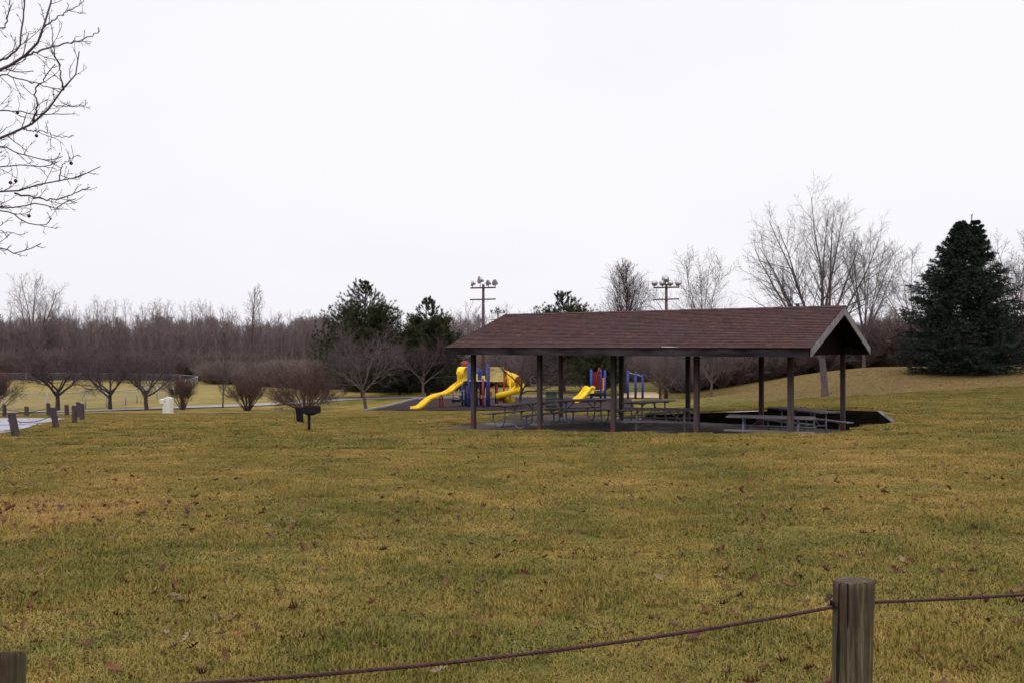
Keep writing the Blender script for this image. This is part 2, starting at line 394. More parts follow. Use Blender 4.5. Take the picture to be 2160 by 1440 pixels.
def gz(x, y, rough=True):
    x = np.asarray(x, float); y = np.asarray(y, float); sh = x.shape
    x = x.ravel(); y = y.ravel()
    xc = np.clip(x, -95, 95); yc = np.clip(y, -25, 138)
    z = np.zeros(len(x))
    for i in range(0, len(x), 20000):
        s = slice(i, i + 20000)
        r2 = (xc[s, None] - _c[None, :, 0]) ** 2 + (yc[s, None] - _c[None, :, 1]) ** 2
        z[s] = _phi(r2) @ _w[:_n] + _w[_n] + xc[s] * _w[_n + 1] + yc[s] * _w[_n + 2]
    z += np.clip((y - 150) / 170, 0, 1) ** 1.2 * 9.0                     # wooded rise far behind
    if rough:
        z += .010 * np.sin(x * 2.1 + 1.3 * np.sin(y * 1.7)) * np.sin(y * 2.4 + x * .6) + .014 * np.sin(x * .83 + y * .51) * np.sin(y * .9 - x * .3)
    return z.reshape(sh)
def g1(x, y): return float(gz(np.array([x]), np.array([y]))[0])
def at(px, d): x = (px - CX) / F * d; return (x, d, g1(x, d))
def hit(px, py):
    """where the line of sight through photo pixel (px, py) meets the ground"""
    ds = np.linspace(3, 135, 1600); xs = (px - CX) / F * ds
    below = np.nonzero(gz(xs, ds) > CAMZ - (py - HZ) / F * ds)[0]
    d = float(ds[below[0]]) if len(below) else 60.0
    return at(px, d)

def axis(a, b, step, lo, hi, gr):
    c = list(np.arange(a, b + step / 2, step)); s = step
    while c[-1] < hi: s *= gr; c.append(c[-1] + s)
    s = step; pre = []
    x = a
    while x > lo: s *= gr; x -= s; pre.append(x)
    return np.array(pre[::-1] + c)
gx = axis(-34, 40, .5, -700, 700, 1.22); gy = axis(-4, 68, .5, -60, 900, 1.14)
GX, GY = np.meshgrid(gx, gy); GZ = gz(GX, GY)
nx_, ny_ = len(gx), len(gy)
idx = np.arange(nx_ * ny_).reshape(ny_, nx_)
quads = np.stack([idx[:-1, :-1], idx[:-1, 1:], idx[1:, 1:], idx[1:, :-1]], -1).reshape(-1, 4)
ground = np_mesh('ground', np.stack([GX, GY, GZ], -1).reshape(-1, 3), quads, M['ground'], smooth=True)
tag(ground, kind='structure')
SLAB = [tw(-.83, -.83), tw(10.8, -.83), tw(11.36, -.09), tw(11.72, 3.19), tw(10.77, 6.15), tw(-.83, 6.15)]
bm = bmesh.new(); bm.from_mesh(ground.data)
cen = Vector((sum(p[0] for p in SLAB) / 6, sum(p[1] for p in SLAB) / 6, 0))
planes = []
for i in range(6):
    p = Vector((*SLAB[i], 0)); q = Vector((*SLAB[(i + 1) % 6], 0))
    n = Vector(((q - p).y, -(q - p).x, 0)).normalized()
    if (cen - p).dot(n) > 0: n = -n
    planes.append((p, n))
    geo = [f for f in bm.faces if (f.calc_center_median().xy - cen.xy).length < 12]
    es = {e for f in geo for e in f.edges}; vs = {v for f in geo for v in f.verts}
    bmesh.ops.bisect_plane(bm, geom=geo + list(es) + list(vs), plane_co=p, plane_no=n, dist=1e-5)
dead = [f for f in bm.faces if all((f.calc_center_median() * 1 - p).dot(Vector((n.x, n.y, 0))) < 0 for p, n in planes)]
bmesh.ops.delete(bm, geom=dead, context='FACES')
bm.to_mesh(ground.data); bm.free()
def inside_slab(x, y, m=0.0):
    ok = np.ones(np.shape(x), bool)
    for p, n in planes: ok &= ((x - p.x) * n.x + (y - p.y) * n.y) < m
    return ok

def prism(poly, z0, z1, name, material, parent=None):
    b = MB(); n = len(poly)
    b.add([(*p, z0) for p in poly] + [(*p, z1) for p in poly], [tuple(reversed(range(n))), tuple(range(n, 2 * n))] + [(i, (i + 1) % n, (i + 1) % n + n, i + n) for i in range(n)])
    return b.build(name, material, parent)
tag(prism(SLAB, -.2, 0.0, 'concrete_slab', 'slab'), kind='structure')

def patch(name, c00, c10, c11, c01, material, nu, nv, lift=.03, bulge=0, kind='structure'):
    """a sheet draped on the ground between four plan corners"""
    u = np.linspace(0, 1, nu)[None, :, None]; v = np.linspace(0, 1, nv)[:, None, None]
    a, b_, c, d = (np.array(q[:2])[None, None, :] for q in (c00, c10, c11, c01))
    P = a * (1 - u) * (1 - v) + b_ * u * (1 - v) + c * u * v + d * (1 - u) * v
    Z = gz(P[..., 0], P[..., 1], False) + lift
    V = np.concatenate([P, Z[..., None]], -1).reshape(-1, 3)
    ii = np.arange(nu * nv).reshape(nv, nu)
    Q = np.stack([ii[:-1, :-1], ii[:-1, 1:], ii[1:, 1:], ii[1:, :-1]], -1).reshape(-1, 4)
    return tag(np_mesh(name, V, Q, material, smooth=True), kind=kind)
def ribbon(name, pts, w, material, lift=.03, n=60):
    pts = np.array([q[:2] for q in pts], float)
    s = np.concatenate([[0], np.cumsum(np.linalg.norm(np.diff(pts, axis=0), axis=1))])
    t = np.linspace(0, s[-1], n)
    C = np.stack([np.interp(t, s, pts[:, 0]), np.interp(t, s, pts[:, 1])], -1)
    for _ in range(6): C[1:-1] = (C[:-2] + C[1:-1] * 2 + C[2:]) / 4
    T = np.gradient(C, axis=0); T /= np.linalg.norm(T, axis=1)[:, None]; S = np.stack([T[:, 1], -T[:, 0]], -1)
    k = 5
    off = np.linspace(-.5, .5, k) * w
    P = C[:, None, :] + S[:, None, :] * off[None, :, None]
    Z = gz(P[..., 0], P[..., 1], False) + lift
    V = np.concatenate([P, Z[..., None]], -1).reshape(-1, 3)
    ii = np.arange(n * k).reshape(n, k)
    Q = np.stack([ii[:-1, :-1], ii[:-1, 1:], ii[1:, 1:], ii[1:, :-1]], -1).reshape(-1, 4)
    return tag(np_mesh(name, V, Q, material, smooth=True), kind='structure')

# parking pad on the left, with two tarred cracks
pad = [at(-420, 17.5), at(20, 22.8), at(143, 29.0), at(-300, 31.5)]
patch('parking_pad', pad[0], pad[1], pad[2], pad[3], M['pad'], 24, 24, .035)
ribbon('pavement_crack', [at(-60, 24.6), at(30, 25.2), at(60, 25.8), at(92, 26.2)], .10, M['crack'], .045, 20)
ribbon('walkway', [at(-260, 49), at(0, 50), at(140, 52), at(250, 54.5), at(400, 57.5), at(520, 59.5), at(640, 62), at(720, 65), at(830, 66), at(900, 65.5), at(1000, 67)], 3.1, M['path'], .05, 90)
ribbon('service_walk', [at(-120, 39), at(0, 41.5), at(60, 43.8), at(150, 47)], 1.2, M['path'], .05, 30)
ribbon('drainage_ditch', [at(-200, 47.4), at(0, 47.6), at(180, 47.7), at(355, 47.6), at(500, 47.7), at(640, 47.8), at(668, 47.8)], 1.0, M['soil'], .035, 60)
patch('mulch_bed', at(768, 46.2), at(1340, 46.5), at(1330, 60), at(878, 61), M['mulch'], 40, 24, .05)
patch('sand_infield', at(1300, 64), at(1398, 65), at(1385, 71.5), at(1315, 73), M['sand'], 14, 10, .06)

# ------------------------------------------------------------------ retaining wall
rw = thing('retaining_wall', 'dark timber retaining wall sunk into the bank behind the pavilion slab', 'wall', (*tw(10.77, 6.15), 0))
rwi = Vector(rw.location)
def wall_run(a, b, za, zb, th=.14, n=8, capped=True):
    p = Vector((*tw(*a), 0)); q = Vector((*tw(*b), 0)); d = (q - p).normalized(); o = Vector((d.y, -d.x, 0))
    if (p + o - cen).length < (p - o - cen).length: o = -o
    b1 = MB()
    for s0 in range(n):                                                   # a run of stacked timbers
        f0, f1 = s0 / n, (s0 + 1) / n
        x0, x1 = p.lerp(q, f0), p.lerp(q, f1); h0 = za + (zb - za) * f0; h1 = za + (zb - za) * f1
        A = [x0, x1, x1 + o * th, x0 + o * th]; H = [h0, h1, h1, h0]
        b1.add([Vector((v.x, v.y, -.12)) - rwi for v in A] + [Vector((v.x, v.y, h)) - rwi for v, h in zip(A, H)],
               [(3, 2, 1, 0), (4, 5, 6, 7), (0, 1, 5, 4), (1, 2, 6, 5), (2, 3, 7, 6), (3, 0, 4, 7)])
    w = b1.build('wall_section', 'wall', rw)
    if capped:
        c = MB()
        A = p - o * .03; B = q - o * .03; W = th + .03
        c.add([Vector((v.x, v.y, h + dz)) - rwi for dz in (.003, .028) for v, h in ((A, za), (B, zb), (B + o * W, zb), (A + o * W, za))],
              [(3, 2, 1, 0), (4, 5, 6, 7), (0, 1, 5, 4), (1, 2, 6, 5), (2, 3, 7, 6), (3, 0, 4, 7)])
        c.build('wall_cap', 'cap', w)
wall_run((2.0, -.83), (10.8, -.83), .06, .40, .10, 12, False)
wall_run((10.8, -.83), (11.36, -.09), .44, .50, .14, 3, False)
wall_run((11.36, -.09), (11.72, 3.19), .50, .53, .14, 8, False)
wall_run((11.72, 3.19), (10.77, 6.15), .54, .60, .10)
wall_run((10.77, 6.15), (7.38, 6.15), .60, .57, .14, 8, False)
wall_run((7.375, 6.15), (3.0, 6.15), .47, .14, .14, 8, False)

# ------------------------------------------------------------------ pavilion
SP, DP = 2.485, 5.323
pav = thing('picnic_pavilion', 'open timber picnic pavilion with long brown shingled roof over the concrete slab', 'pavilion', (P0[0], P0[1], 0), -TH)
# local frame: x along the front row of posts, y towards the rear
HP = 2.33
for w in (0, DP):
    for i in range(5):
        b = MB(); b.box((0, 0, HP / 2), (.135, .135, HP), bev=.012)
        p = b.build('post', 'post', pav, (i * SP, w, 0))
        for s in (-1, 1):
            sh = MB(); sh.box((0, s * .0735, .17), (.11, .008, .34)); sh.box((0, s * .079, .10), (.03, .008, .03)); sh.box((0, s * .079, .26), (.03, .008, .03)); sh.build('post_shoe', 'rust', p)
EO, GO, L = .587, .64, 4 * SP
EAVE, RIDGE = 2.545, 3.655
half = DP / 2 + EO; pitch = math.atan2(RIDGE - EAVE, half); sl = half / math.cos(pitch)
for w in (0, DP):
    MB().box((L / 2, w, HP + .13), (L + .5, .13, .255)).build('eave_beam', 'beam', pav)
for i in range(5):                                                        # tie beams and king posts
    b = MB(); b.box((i * SP, DP / 2, HP + .10), (.09, DP - .14, .19)); b.box((i * SP, DP / 2, HP + .56), (.10, .10, .70))
    for s in (-1, 1):
        b.beam((i * SP, DP / 2 + s * .05, HP + .92), (i * SP, DP / 2 + s * (DP / 2 - .1), HP + .22), .07, .14)
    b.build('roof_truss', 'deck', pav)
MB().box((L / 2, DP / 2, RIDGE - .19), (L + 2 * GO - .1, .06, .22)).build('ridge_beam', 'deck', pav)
for s in (-1, 1):
    yc = DP / 2
    e = Vector((0, yc + s * half, EAVE)); r = Vector((0, yc, RIDGE))
    b = MB()
    x0, x1 = -GO, L + GO
    nrm = Vector((0, s * math.sin(pitch), math.cos(pitch)))
    q = [e, r]
    lo = .05
    vs = [Vector((x, p.y, p.z)) - nrm * o for o in (.012, lo) for p in q for x in (x0, x1)]
    b.add(vs, [(0, 1, 3, 2), (4, 6, 7, 5), (0, 4, 5, 1), (2, 3, 7, 6), (0, 2, 6, 4), (1, 5, 7, 3)])
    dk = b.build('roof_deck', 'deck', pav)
    rnd = random.Random(5 + s)
    up = (r - e).normalized(); nc = 25; ex = sl / nc
    sh = MB(); tabw = .20
    for k in range(nc):
        off = rnd.random() * tabw; x = x0 - .03 - off; row = rnd.gauss(.45, .035)
        while x < x1 + .03:
            xa = max(x + .007, x0 - .03); xb = min(x + tabw, x1 + .03); x += tabw
            if xb - xa < .03: continue
            d0 = -.035 if k == 0 else 0
            th = .019 + rnd.random() * .006
            pa = e + up * (k * ex + d0 + rnd.uniform(-.004, .004)); pb = e + up * min((k + 1) * ex + .02, sl)
            tv = min(1, max(0, row + rnd.gauss(0, .20)))
            a0 = pa + nrm * th; b0 = pb + nrm * .003; a1 = pa - nrm * .004
            sh.add([(xa, a1.y, a1.z), (xb, a1.y, a1.z), (xb, a0.y, a0.z), (xa, a0.y, a0.z), (xb, b0.y, b0.z), (xa, b0.y, b0.z)],
                   [(0, 1, 2, 3), (3, 2, 4, 5), (0, 3, 5), (1, 4, 2)], tv)
    rf = sh.build('roof_shingles', 'shingle', pav)
    fa = MB(); fa.box((L / 2, yc + s * (half - .018), EAVE - .028 - .10), (L + 2 * GO - .06, .032, .195)); fa.build('fascia', 'fascia', pav)
    dr = MB(); dr.box((L / 2, yc + s * (half + .004), EAVE - .018), (L + 2 * GO - .02, .006, .022)); dr.build('drip_edge', 'fascia', pav)
    for xe in (x0, x1):                                                   # rake boards
        sg = 1 if xe > 0 else -1
        rb = MB()
        off = nrm * .02
        z = Vector((0, 0, -.20))
        pts = [e - off - Vector((0, 0, 0)), r - off + Vector((0, -s * .0, 0))]
        vs = []
        for dx in (.003, .035):
            for p in pts: vs += [Vector((xe + sg * dx, p.y, p.z)), Vector((xe + sg * dx, p.y, p.z)) + z]
        fs = [(0, 2, 3, 1), (4, 5, 7, 6), (0, 1, 5, 4), (2, 6, 7, 3), (0, 4, 6, 2), (1, 3, 7, 5)]
        rb.add(vs, fs).build('rake_board', 'rake' if sg > 0 else 'fascia', pav)
    # ridge cap strip
rc = MB(); rnd = random.Random(9)
for k in range(int((L + 2 * GO) / .24) + 1):
    x = -GO + k * .24
    for s in (-1, 1):
        n = Vector((0, s * math.sin(pitch), math.cos(pitch))); u = Vector((0, s * math.cos(pitch), -math.sin(pitch)))
        a = Vector((x, DP / 2, RIDGE + .030 + (k % 2) * .004)); c = a + u * .14 - Vector((0, 0, .004))
        rc.add([a, a + Vector((.245, 0, 0)), c + Vector((.245, 0, 0)), c], [(0, 1, 2, 3)], min(1, max(0, rnd.gauss(.45, .2))))
rc.build('ridge_cap', 'shingle', pav)
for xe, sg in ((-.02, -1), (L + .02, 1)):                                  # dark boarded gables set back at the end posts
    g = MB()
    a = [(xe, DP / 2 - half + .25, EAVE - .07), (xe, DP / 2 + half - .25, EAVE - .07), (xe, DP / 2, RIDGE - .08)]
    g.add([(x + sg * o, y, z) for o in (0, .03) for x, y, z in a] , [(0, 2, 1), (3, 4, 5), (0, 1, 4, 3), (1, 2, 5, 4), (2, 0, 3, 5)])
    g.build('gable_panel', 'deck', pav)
g = MB(); g.box((7.0, DP / 2 - half - .008, EAVE + .010), (.55, .03, .022), m=Matrix.Rotation(R(2), 3, 'Y')); g.box((7.6, DP / 2 - half - .006, EAVE + .002), (.72, .02, .010))
g.build('bent_drip_metal', 'white', pav)
v = MB(); v.lathe([(.05, -.1), (.05, .10), (.11, .10), (.11, .13), (.0, .15)], 12, (L - .62, DP / 2 + .12, RIDGE)); v.build('roof_vent', 'metal', pav)
wr = MB()
for sx in (6.75,): wr.tube([(sx, -.3, HP + .02), (sx + .4, -.32, HP - .07), (sx + .85, -.3, HP - .08), (sx + 1.2, -.25, HP - .02)], .008, 5)
wr.build('loose_wire', 'wire', pav)

# ------------------------------------------------------------------ picnic tables
def make_table(label):
    t = thing('picnic_table', label, 'picnic table', group='picnic tables under the pavilion')
    LT, WT = 2.2, .74; rnd = random.Random(3)
    b = MB(); n = 5; pw = WT / n
    for i in range(n): b.box((rnd.uniform(-.01, .01), (i - 2) * pw, .74), (LT, pw - .012, .04), bev=.005, tint=rnd.random())
    b.build('tabletop', 'plank', t)
    for s in (-1, 1):
        b = MB()
        for j in (-.5, .5): b.box((0, s * .70 + j * .135, .43), (LT, .123, .038), bev=.005, tint=rnd.random())
        b.build('bench', 'plank', t)
    for x in (-.68, .68):
        for s in (-1, 1):                                                 # bent pipe loops: table leg, floor curve, up to the bench
            p = [(x, s * .20, .71), (x, s * .215, .30), (x, s * .24, .14), (x, s * .31, .05), (x, s * .42, .02), (x, s * .52, .025), (x, s * .62, .07), (x, s * .69, .17), (x, s * .71, .30), (x, s * .71, .405)]
            MB().tube(p, .026, 8).build('pipe_leg', 'galv', t)
        MB().tube([(x, -.34, .70), (x, .34, .70)], .020, 6).build('top_bearer', 'galv', t); MB().tube([(x, -.21, .34), (x, .21, .34)], .020, 6).build('cross_bar', 'galv', t)
        for s in (-1, 1): MB().tube([(x, s * .80, .398), (x, s * .60, .398)], .018, 6).build('bench_bearer', 'galv', t)
        sg = 1 if x > 0 else -1
        MB().tube([(x, 0, .34), (x - sg * .45, 0, .70)], .016, 6).build('brace', 'galv', t)
    return t
tables = [(.375, 27.55, 48, 'grey plank picnic table at the left end of the slab, benches angled towards the playground'),
          (2.35, 29.25, 25, 'grey picnic table standing side-on in front of the dark green trash barrel'),
          (4.55, 28.45, 47, 'picnic table seen end-on behind the middle post with the blue bars above it'),
          (4.35, 25.0, -10, 'picnic table just left of the fourth front post, its bench along the slab edge'),
          (6.75, 22.25, -21, 'long picnic table nearest the camera beside the right front corner post'),
          (8.45, 24.75, -68, 'picnic table turned away against the dark retaining wall by the rear corner post')]
t0 = None
for x, y, a, lb in tables:
    if t0 is None: t0 = make_table(lb); t0.location = (x, y, 0); t0.rotation_euler = (0, 0, R(a))
    else: dup(t0, (x, y, 0), R(a), lb)

# trash barrel on a short stand behind the slab
tp = at(1163, 38.0)
tb = thing('trash_barrel', 'dark green ribbed trash barrel on the grass behind the pavilion', 'barrel', tp)
MB().lathe([(.0, .12), (.25, .12), (.255, .14), (.25, .36), (.262, .38), (.25, .40), (.25, .66), (.262, .68), (.25, .70), (.25, .96), (.26, .985), (.24, .985), (.235, .90), (0, .88)], 22).build('drum', 'barrel', tb)
b = MB(); b.lathe([(.05, -.1), (.05, .10), (.20, .12)], 12); b.build('stand', 'galv', tb)

# ------------------------------------------------------------------ rope fence in the foreground
def round_post(name, r, h, rz, seed, lean=(0, 0), mat_='roundpost', hole=None):
    rnd = random.Random(seed); b = MB(); k = 28; prof = []
    zs = [-.25, 0, .1, h * .35, h * .7, h - .03, h - .008, h]
    vs = []; fs = []
    rad = [r * (1 + .03 * math.sin(3 * a + seed) + .02 * math.sin(7 * a + seed * 2) + rnd.uniform(-.012, .012)) for a in [2 * math.pi * j / k for j in range(k)]]
    for i, z in enumerate(zs):
        sc = 1.0 + .02 * math.sin(z * 5 + seed)
        if i == len(zs) - 1: sc *= .945
        for j in range(k):
            a = 2 * math.pi * j / k
            zz = z + ((.010 * math.cos(a + rz) - .016 * math.sin(a)) * (r / .08) if i >= len(zs) - 3 else 0)
            vs.append((rad[j] * sc * math.cos(a) + lean[0] * z, rad[j] * sc * math.sin(a) + lean[1] * z, zz))
    for i in range(len(zs) - 1):
        for j in range(k):
            a = i * k + j; c = i * k + (j + 1) % k; fs.append((a, c, c + k, a + k))
    b.add(vs, fs, .5, True)
    cx = (lean[0] * h, lean[1] * h, h + .004)
    b.add([vs[(len(zs) - 1) * k + j] for j in range(k)] + [cx], [(j, (j + 1) % k, k) for j in range(k)])
    return b
def post_thing(x, y, r, h, lab, seed, lean=(0, 0), group=None, dz=-.01):
    z = g1(x, y) + dz
    o = round_post('fence_post', r, h, seed * 1.7, seed, lean).build('fence_post', 'roundpost'); o.location = (x, y, z)
    return tag(o, lab, 'post', group)
FP = (1.424, 3.60); zf = g1(*FP)
top_main = CAMZ - (1222 - HZ) / F * 3.6
p1 = post_thing(*FP, .081, top_main - zf, 'stout weathered round post nearest the camera, threaded by the rusty cable', 3, (.022, 0), 'round posts of the cable fence', 0)
LP_ = (-1.645, 2.72); zl = g1(*LP_)
p2 = post_thing(*LP_, .086, CAMZ - (1376 - HZ) / F * 2.72 - zl, 'grey topped round post cut off at the lower left corner of the photo', 8, (0, 0), 'round posts of the cable fence', 0)
RP_ = (4.75, 4.55)
p3 = post_thing(*RP_, .083, .72, 'round cable fence post standing beyond the right edge of the view', 12, (0, 0), 'round posts of the cable fence', 0)
# the hole collars where the cable enters
zc = CAMZ - (1273 - HZ) / F * 3.6
def cable_pts(a, b, sag, n=80):
    a = Vector(a); b = Vector(b)
    return [a.lerp(b, i / n) - Vector((0, 0, sag * 4 * (i / n) * (1 - i / n))) for i in range(n + 1)]
def twisted(mb, pts, r, strands=4, turns=12.0, k=5):
    s = 0; pv = pts[0]
    ring = []
    tot = [0]
    for i in range(1, len(pts)): tot.append(tot[-1] + (pts[i] - pts[i - 1]).length)
    for q in range(strands):
        path = []
        for i, p in enumerate(pts):
            t = (pts[min(i + 1, len(pts) - 1)] - pts[max(i - 1, 0)]).normalized()
            u = t.cross(Vector((0, 0, 1))).normalized(); w = t.cross(u)
            a = 2 * math.pi * (q / strands + tot[i] * turns)
            path.append(p + (u * math.cos(a) + w * math.sin(a)) * r * .5)
        mb.tube(path, r * .55, k)
cb = MB()
zl_c = 1.49
hm = (FP[0] + .022 * (zc - zf), FP[1], zc + .004)
twisted(cb, cable_pts((LP_[0], LP_[1], 1.475), hm, .062, 560), .0074)
twisted(cb, cable_pts(hm, (RP_[0], RP_[1], g1(*RP_) + .60), .03, 600), .0074)
co = cb.build('fence_cable', 'cable'); tag(co, 'rusty twisted steel cable sagging between the foreground posts', 'cable')
hc = MB(); hc.lathe([(.006, -.004), (.017, -.004), (.019, .004), (.014, .006)], 14, (-.0795, -.018, hm[2] - zf), Matrix.Rotation(R(-90), 3, 'Y').to_3x3())
h = hc.build('cable_hole', 'wall', p1)

# leaning posts round the parking pad
bol = [(34, 21.8, .095, .60, (-.20, 0), 'leaning round post nearest of those by the pale parking pad'),
       (119, 24.3, .085, .60, (-.17, 0), 'second leaning round post, at the grass edge of the pale pad'),
       (158, 26.2, .075, .57, (-.03, 0), 'upright dark post standing in front of a close pair of posts'),
       (174, 28.3, .075, .55, (-.05, 0), 'right-hand post of the close pair at the tip of the pad'),
       (166, 30.2, .075, .55, (-.02, 0), 'left-hand post of the close pair at the tip of the pad'),
       (141, 33.2, .075, .49, (-.03, 0), 'short post behind the tip of the pad, right of the crabapple trunk'),
       (103, 35.0, .075, .58, (-.05, 0), 'thin post behind the pad directly below the first fence picket'),
       (56, 36.5, .085, .47, (0, 0), 'short pale-sided post behind the pad, between two taller posts'),
       (10, 35.5, .075, .55, (-.02, 0), 'post below the left edge shrub at the far side of the pad')]
tops = []
for i, (px, d, r, hgt, ln, lb) in enumerate(bol):
    x, y, z = at(px, d)
    o = round_post('fence_post', r, hgt, i * 2.1, 20 + i, ln).build('bollard_post', 'darkbark' if i not in (7,) else 'roundpost'); o.location = (x, y, z)
    tag(o, lb, 'post', 'round posts around the parking pad'); tops.append(Vector((x + ln[0] * hgt * .7, y, z + hgt * .7)))
for a, b_, sg, lb in ((0, 1, .12, 'thin dark cable hanging between the two leaning posts by the pad'), (8, 6, .16, 'thin dark cable drooping along the far side of the pad')):
    tag(MB().tube(cable_pts(tops[a], tops[b_], sg, 24), .012, 5).build('post_cable', 'cable'), lb, 'cable')

# ------------------------------------------------------------------ charcoal grill
gp = at(652, 25.0); gp = (gp[0], gp[1], CAMZ - (908 - HZ) / F * 25)
gp = at(652, 25.0)
gr = thing('park_grill', 'black steel park grill on a single post with its grate swung out', 'grill', gp, R(8))
MB().tube([(0, 0, -.2), (0, 0, .50)], .043, 14).build('post', 'black', gr)
b = MB()
# open firebox: floor, back, sides and a tapered underside
b.box((.07, .0, .545), (.50, .36, .02)); b.box((.07, .18, .63), (.50, .014, .19)); b.box((.07, -.18, .63), (.50, .014, .19)); b.box((-.173, 0, .63), (.014, .346, .19))
b.add([(x, y, .535) for x, y in ((-.13, -.15), (.27, -.15), (.27, .15), (-.13, .15))] + [(x, y, .47) for x, y in ((-.04, -.08), (.12, -.08), (.12, .08), (-.04, .08))],
      [(0, 1, 5, 4), (1, 2, 6, 5), (2, 3, 7, 6), (3, 0, 4, 7), (4, 5, 6, 7)])
b.build('firebox', 'black', gr)
b = MB()
for i in range(15): b.beam((-.37 + i * .0145, -.19, .70 - i * .004), (-.33 + i * .0135, -.19, .31 - i * .002), .008, .010)
b.beam((-.385, -.19, .705), (-.15, -.19, .68), .018, .018); b.beam((-.335, -.19, .32), (-.14, -.19, .28), .018, .018)
b.add([(-.37, -.182, .70), (-.155, -.182, .66), (-.14, -.182, .29), (-.33, -.182, .32)], [(0, 1, 2, 3)])
gt = b.build('grate', 'black', gr)
b = MB()
for x0 in (-.385, -.165): b.tube([(x0 - .02, -.2, .62), (x0 + .0, -.2, .30), (x0 + .03, -.2, .245), (x0 + .06, -.2, .28)], .008, 6)
b.build('grate_handle', 'black', gt)
b = MB(); b.tube([(-.20, -.19, .60), (-.20, .19, .60)], .012, 6); b.build('hinge_rod', 'black', gr)

# ------------------------------------------------------------------ pale concrete drinking pedestal
dp = at(355.5, 45.8)
df = thing('drinking_fountain', 'pale concrete pedestal drinking fountain standing at the lawn edge', 'drinking fountain', dp, R(-14))
MB().box((0, 0, .42), (.40, .34, .94), bev=.02).build('pedestal', 'conc', df)
b = MB(); b.lathe([(.0, .0), (.14, .0), (.15, .03), (.10, .035), (.0, .02)], 14, (0, 0, .892)); b.build('basin', 'conc', df)
b = MB(); b.tube([(-.13, 0, .90), (-.13, 0, .96), (-.09, 0, .98)], .018, 6); b.build('spout', 'metal', df)
b = MB(); b.box((-.11, -.178, .70), (.06, .02, .05)); b.build('push_button', 'blue', df)
b = MB(); b.box((-.44, .30, .66), (.46, .34, .26), bev=.02); b.build('low_basin', 'conc', df); MB().box((-.40, .30, .24), (.22, .22, .575)).build('basin_pier', 'conc', df)

# ------------------------------------------------------------------ chain link fence
def chain_fence(name, label, pts, hgt, step):
    o = thing(name, label, 'fence', pts[0])
    o0 = Vector(pts[0])
    P = []
    for a, b_ in zip(pts[:-1], pts[1:]):
        a = Vector(a); b_ = Vector(b_); n = max(1, round((b_ - a).length / step))
        P += [a.lerp(b_, i / n) for i in range(n)]
    P.append(Vector(pts[-1])); P = [Vector((p.x, p.y, g1(p.x, p.y))) for p in P]
    for p in P: MB().tube([p - o0 - Vector((0, 0, .1)), p - o0 + Vector((0, 0, hgt))], .042, 6).build('fence_picket', 'chain', o)
    MB().tube([p - o0 + Vector((0, 0, hgt)) for p in P], .030, 6).build('top_rail', 'chain', o)
    m = MB(); w = .006; c = .16
    for a, b_ in zip(P[:-1], P[1:]):
        n = max(1, int((b_ - a).length / c)); d = (b_ - a) / n; nn = Vector((d.y, -d.x, 0)).normalized() * w
        rows = int(hgt / c)
        for i in range(-rows, n):
            for sg in (1, -1):
                i0, r0 = i, 0
                j0 = max(0, -i); j1 = min(rows, n - i)
                if j1 <= j0: continue
                A = a + d * (i + j0); B = a + d * (i + j1)
                za, zb = (j0 * c, j1 * c) if sg > 0 else (hgt - j0 * c - .02, hgt - j1 * c - .02)
                A = A + Vector((0, 0, za)) - o0; B = B + Vector((0, 0, zb)) - o0
                up = Vector((0, 0, w))
                m.add([A - up, B - up, B + up, A + up], [(0, 1, 2, 3)])
    m.build('wire_mesh', 'chain', o)
    return o
chain_fence('chain_link_fence', 'near run of the chain link fence rising behind the crabapples to its corner', [at(-90, 57.5), at(100, 58.8), at(180, 60), at(265, 66), at(350, 78), at(416, 110)], 1.15, 3.1)
chain_fence('chain_link_fence', 'far run of the chain link fence along the foot of the wood', [at(-90, 124), at(200, 124), at(380, 118), at(416.5, 111)], 1.2, 8)
chain_fence('chain_link_fence', 'short chain link fence far beyond the playground, above the green barrel', [at(1120, 88), at(1185, 86), at(1320, 90)], 1.2, 3.2)

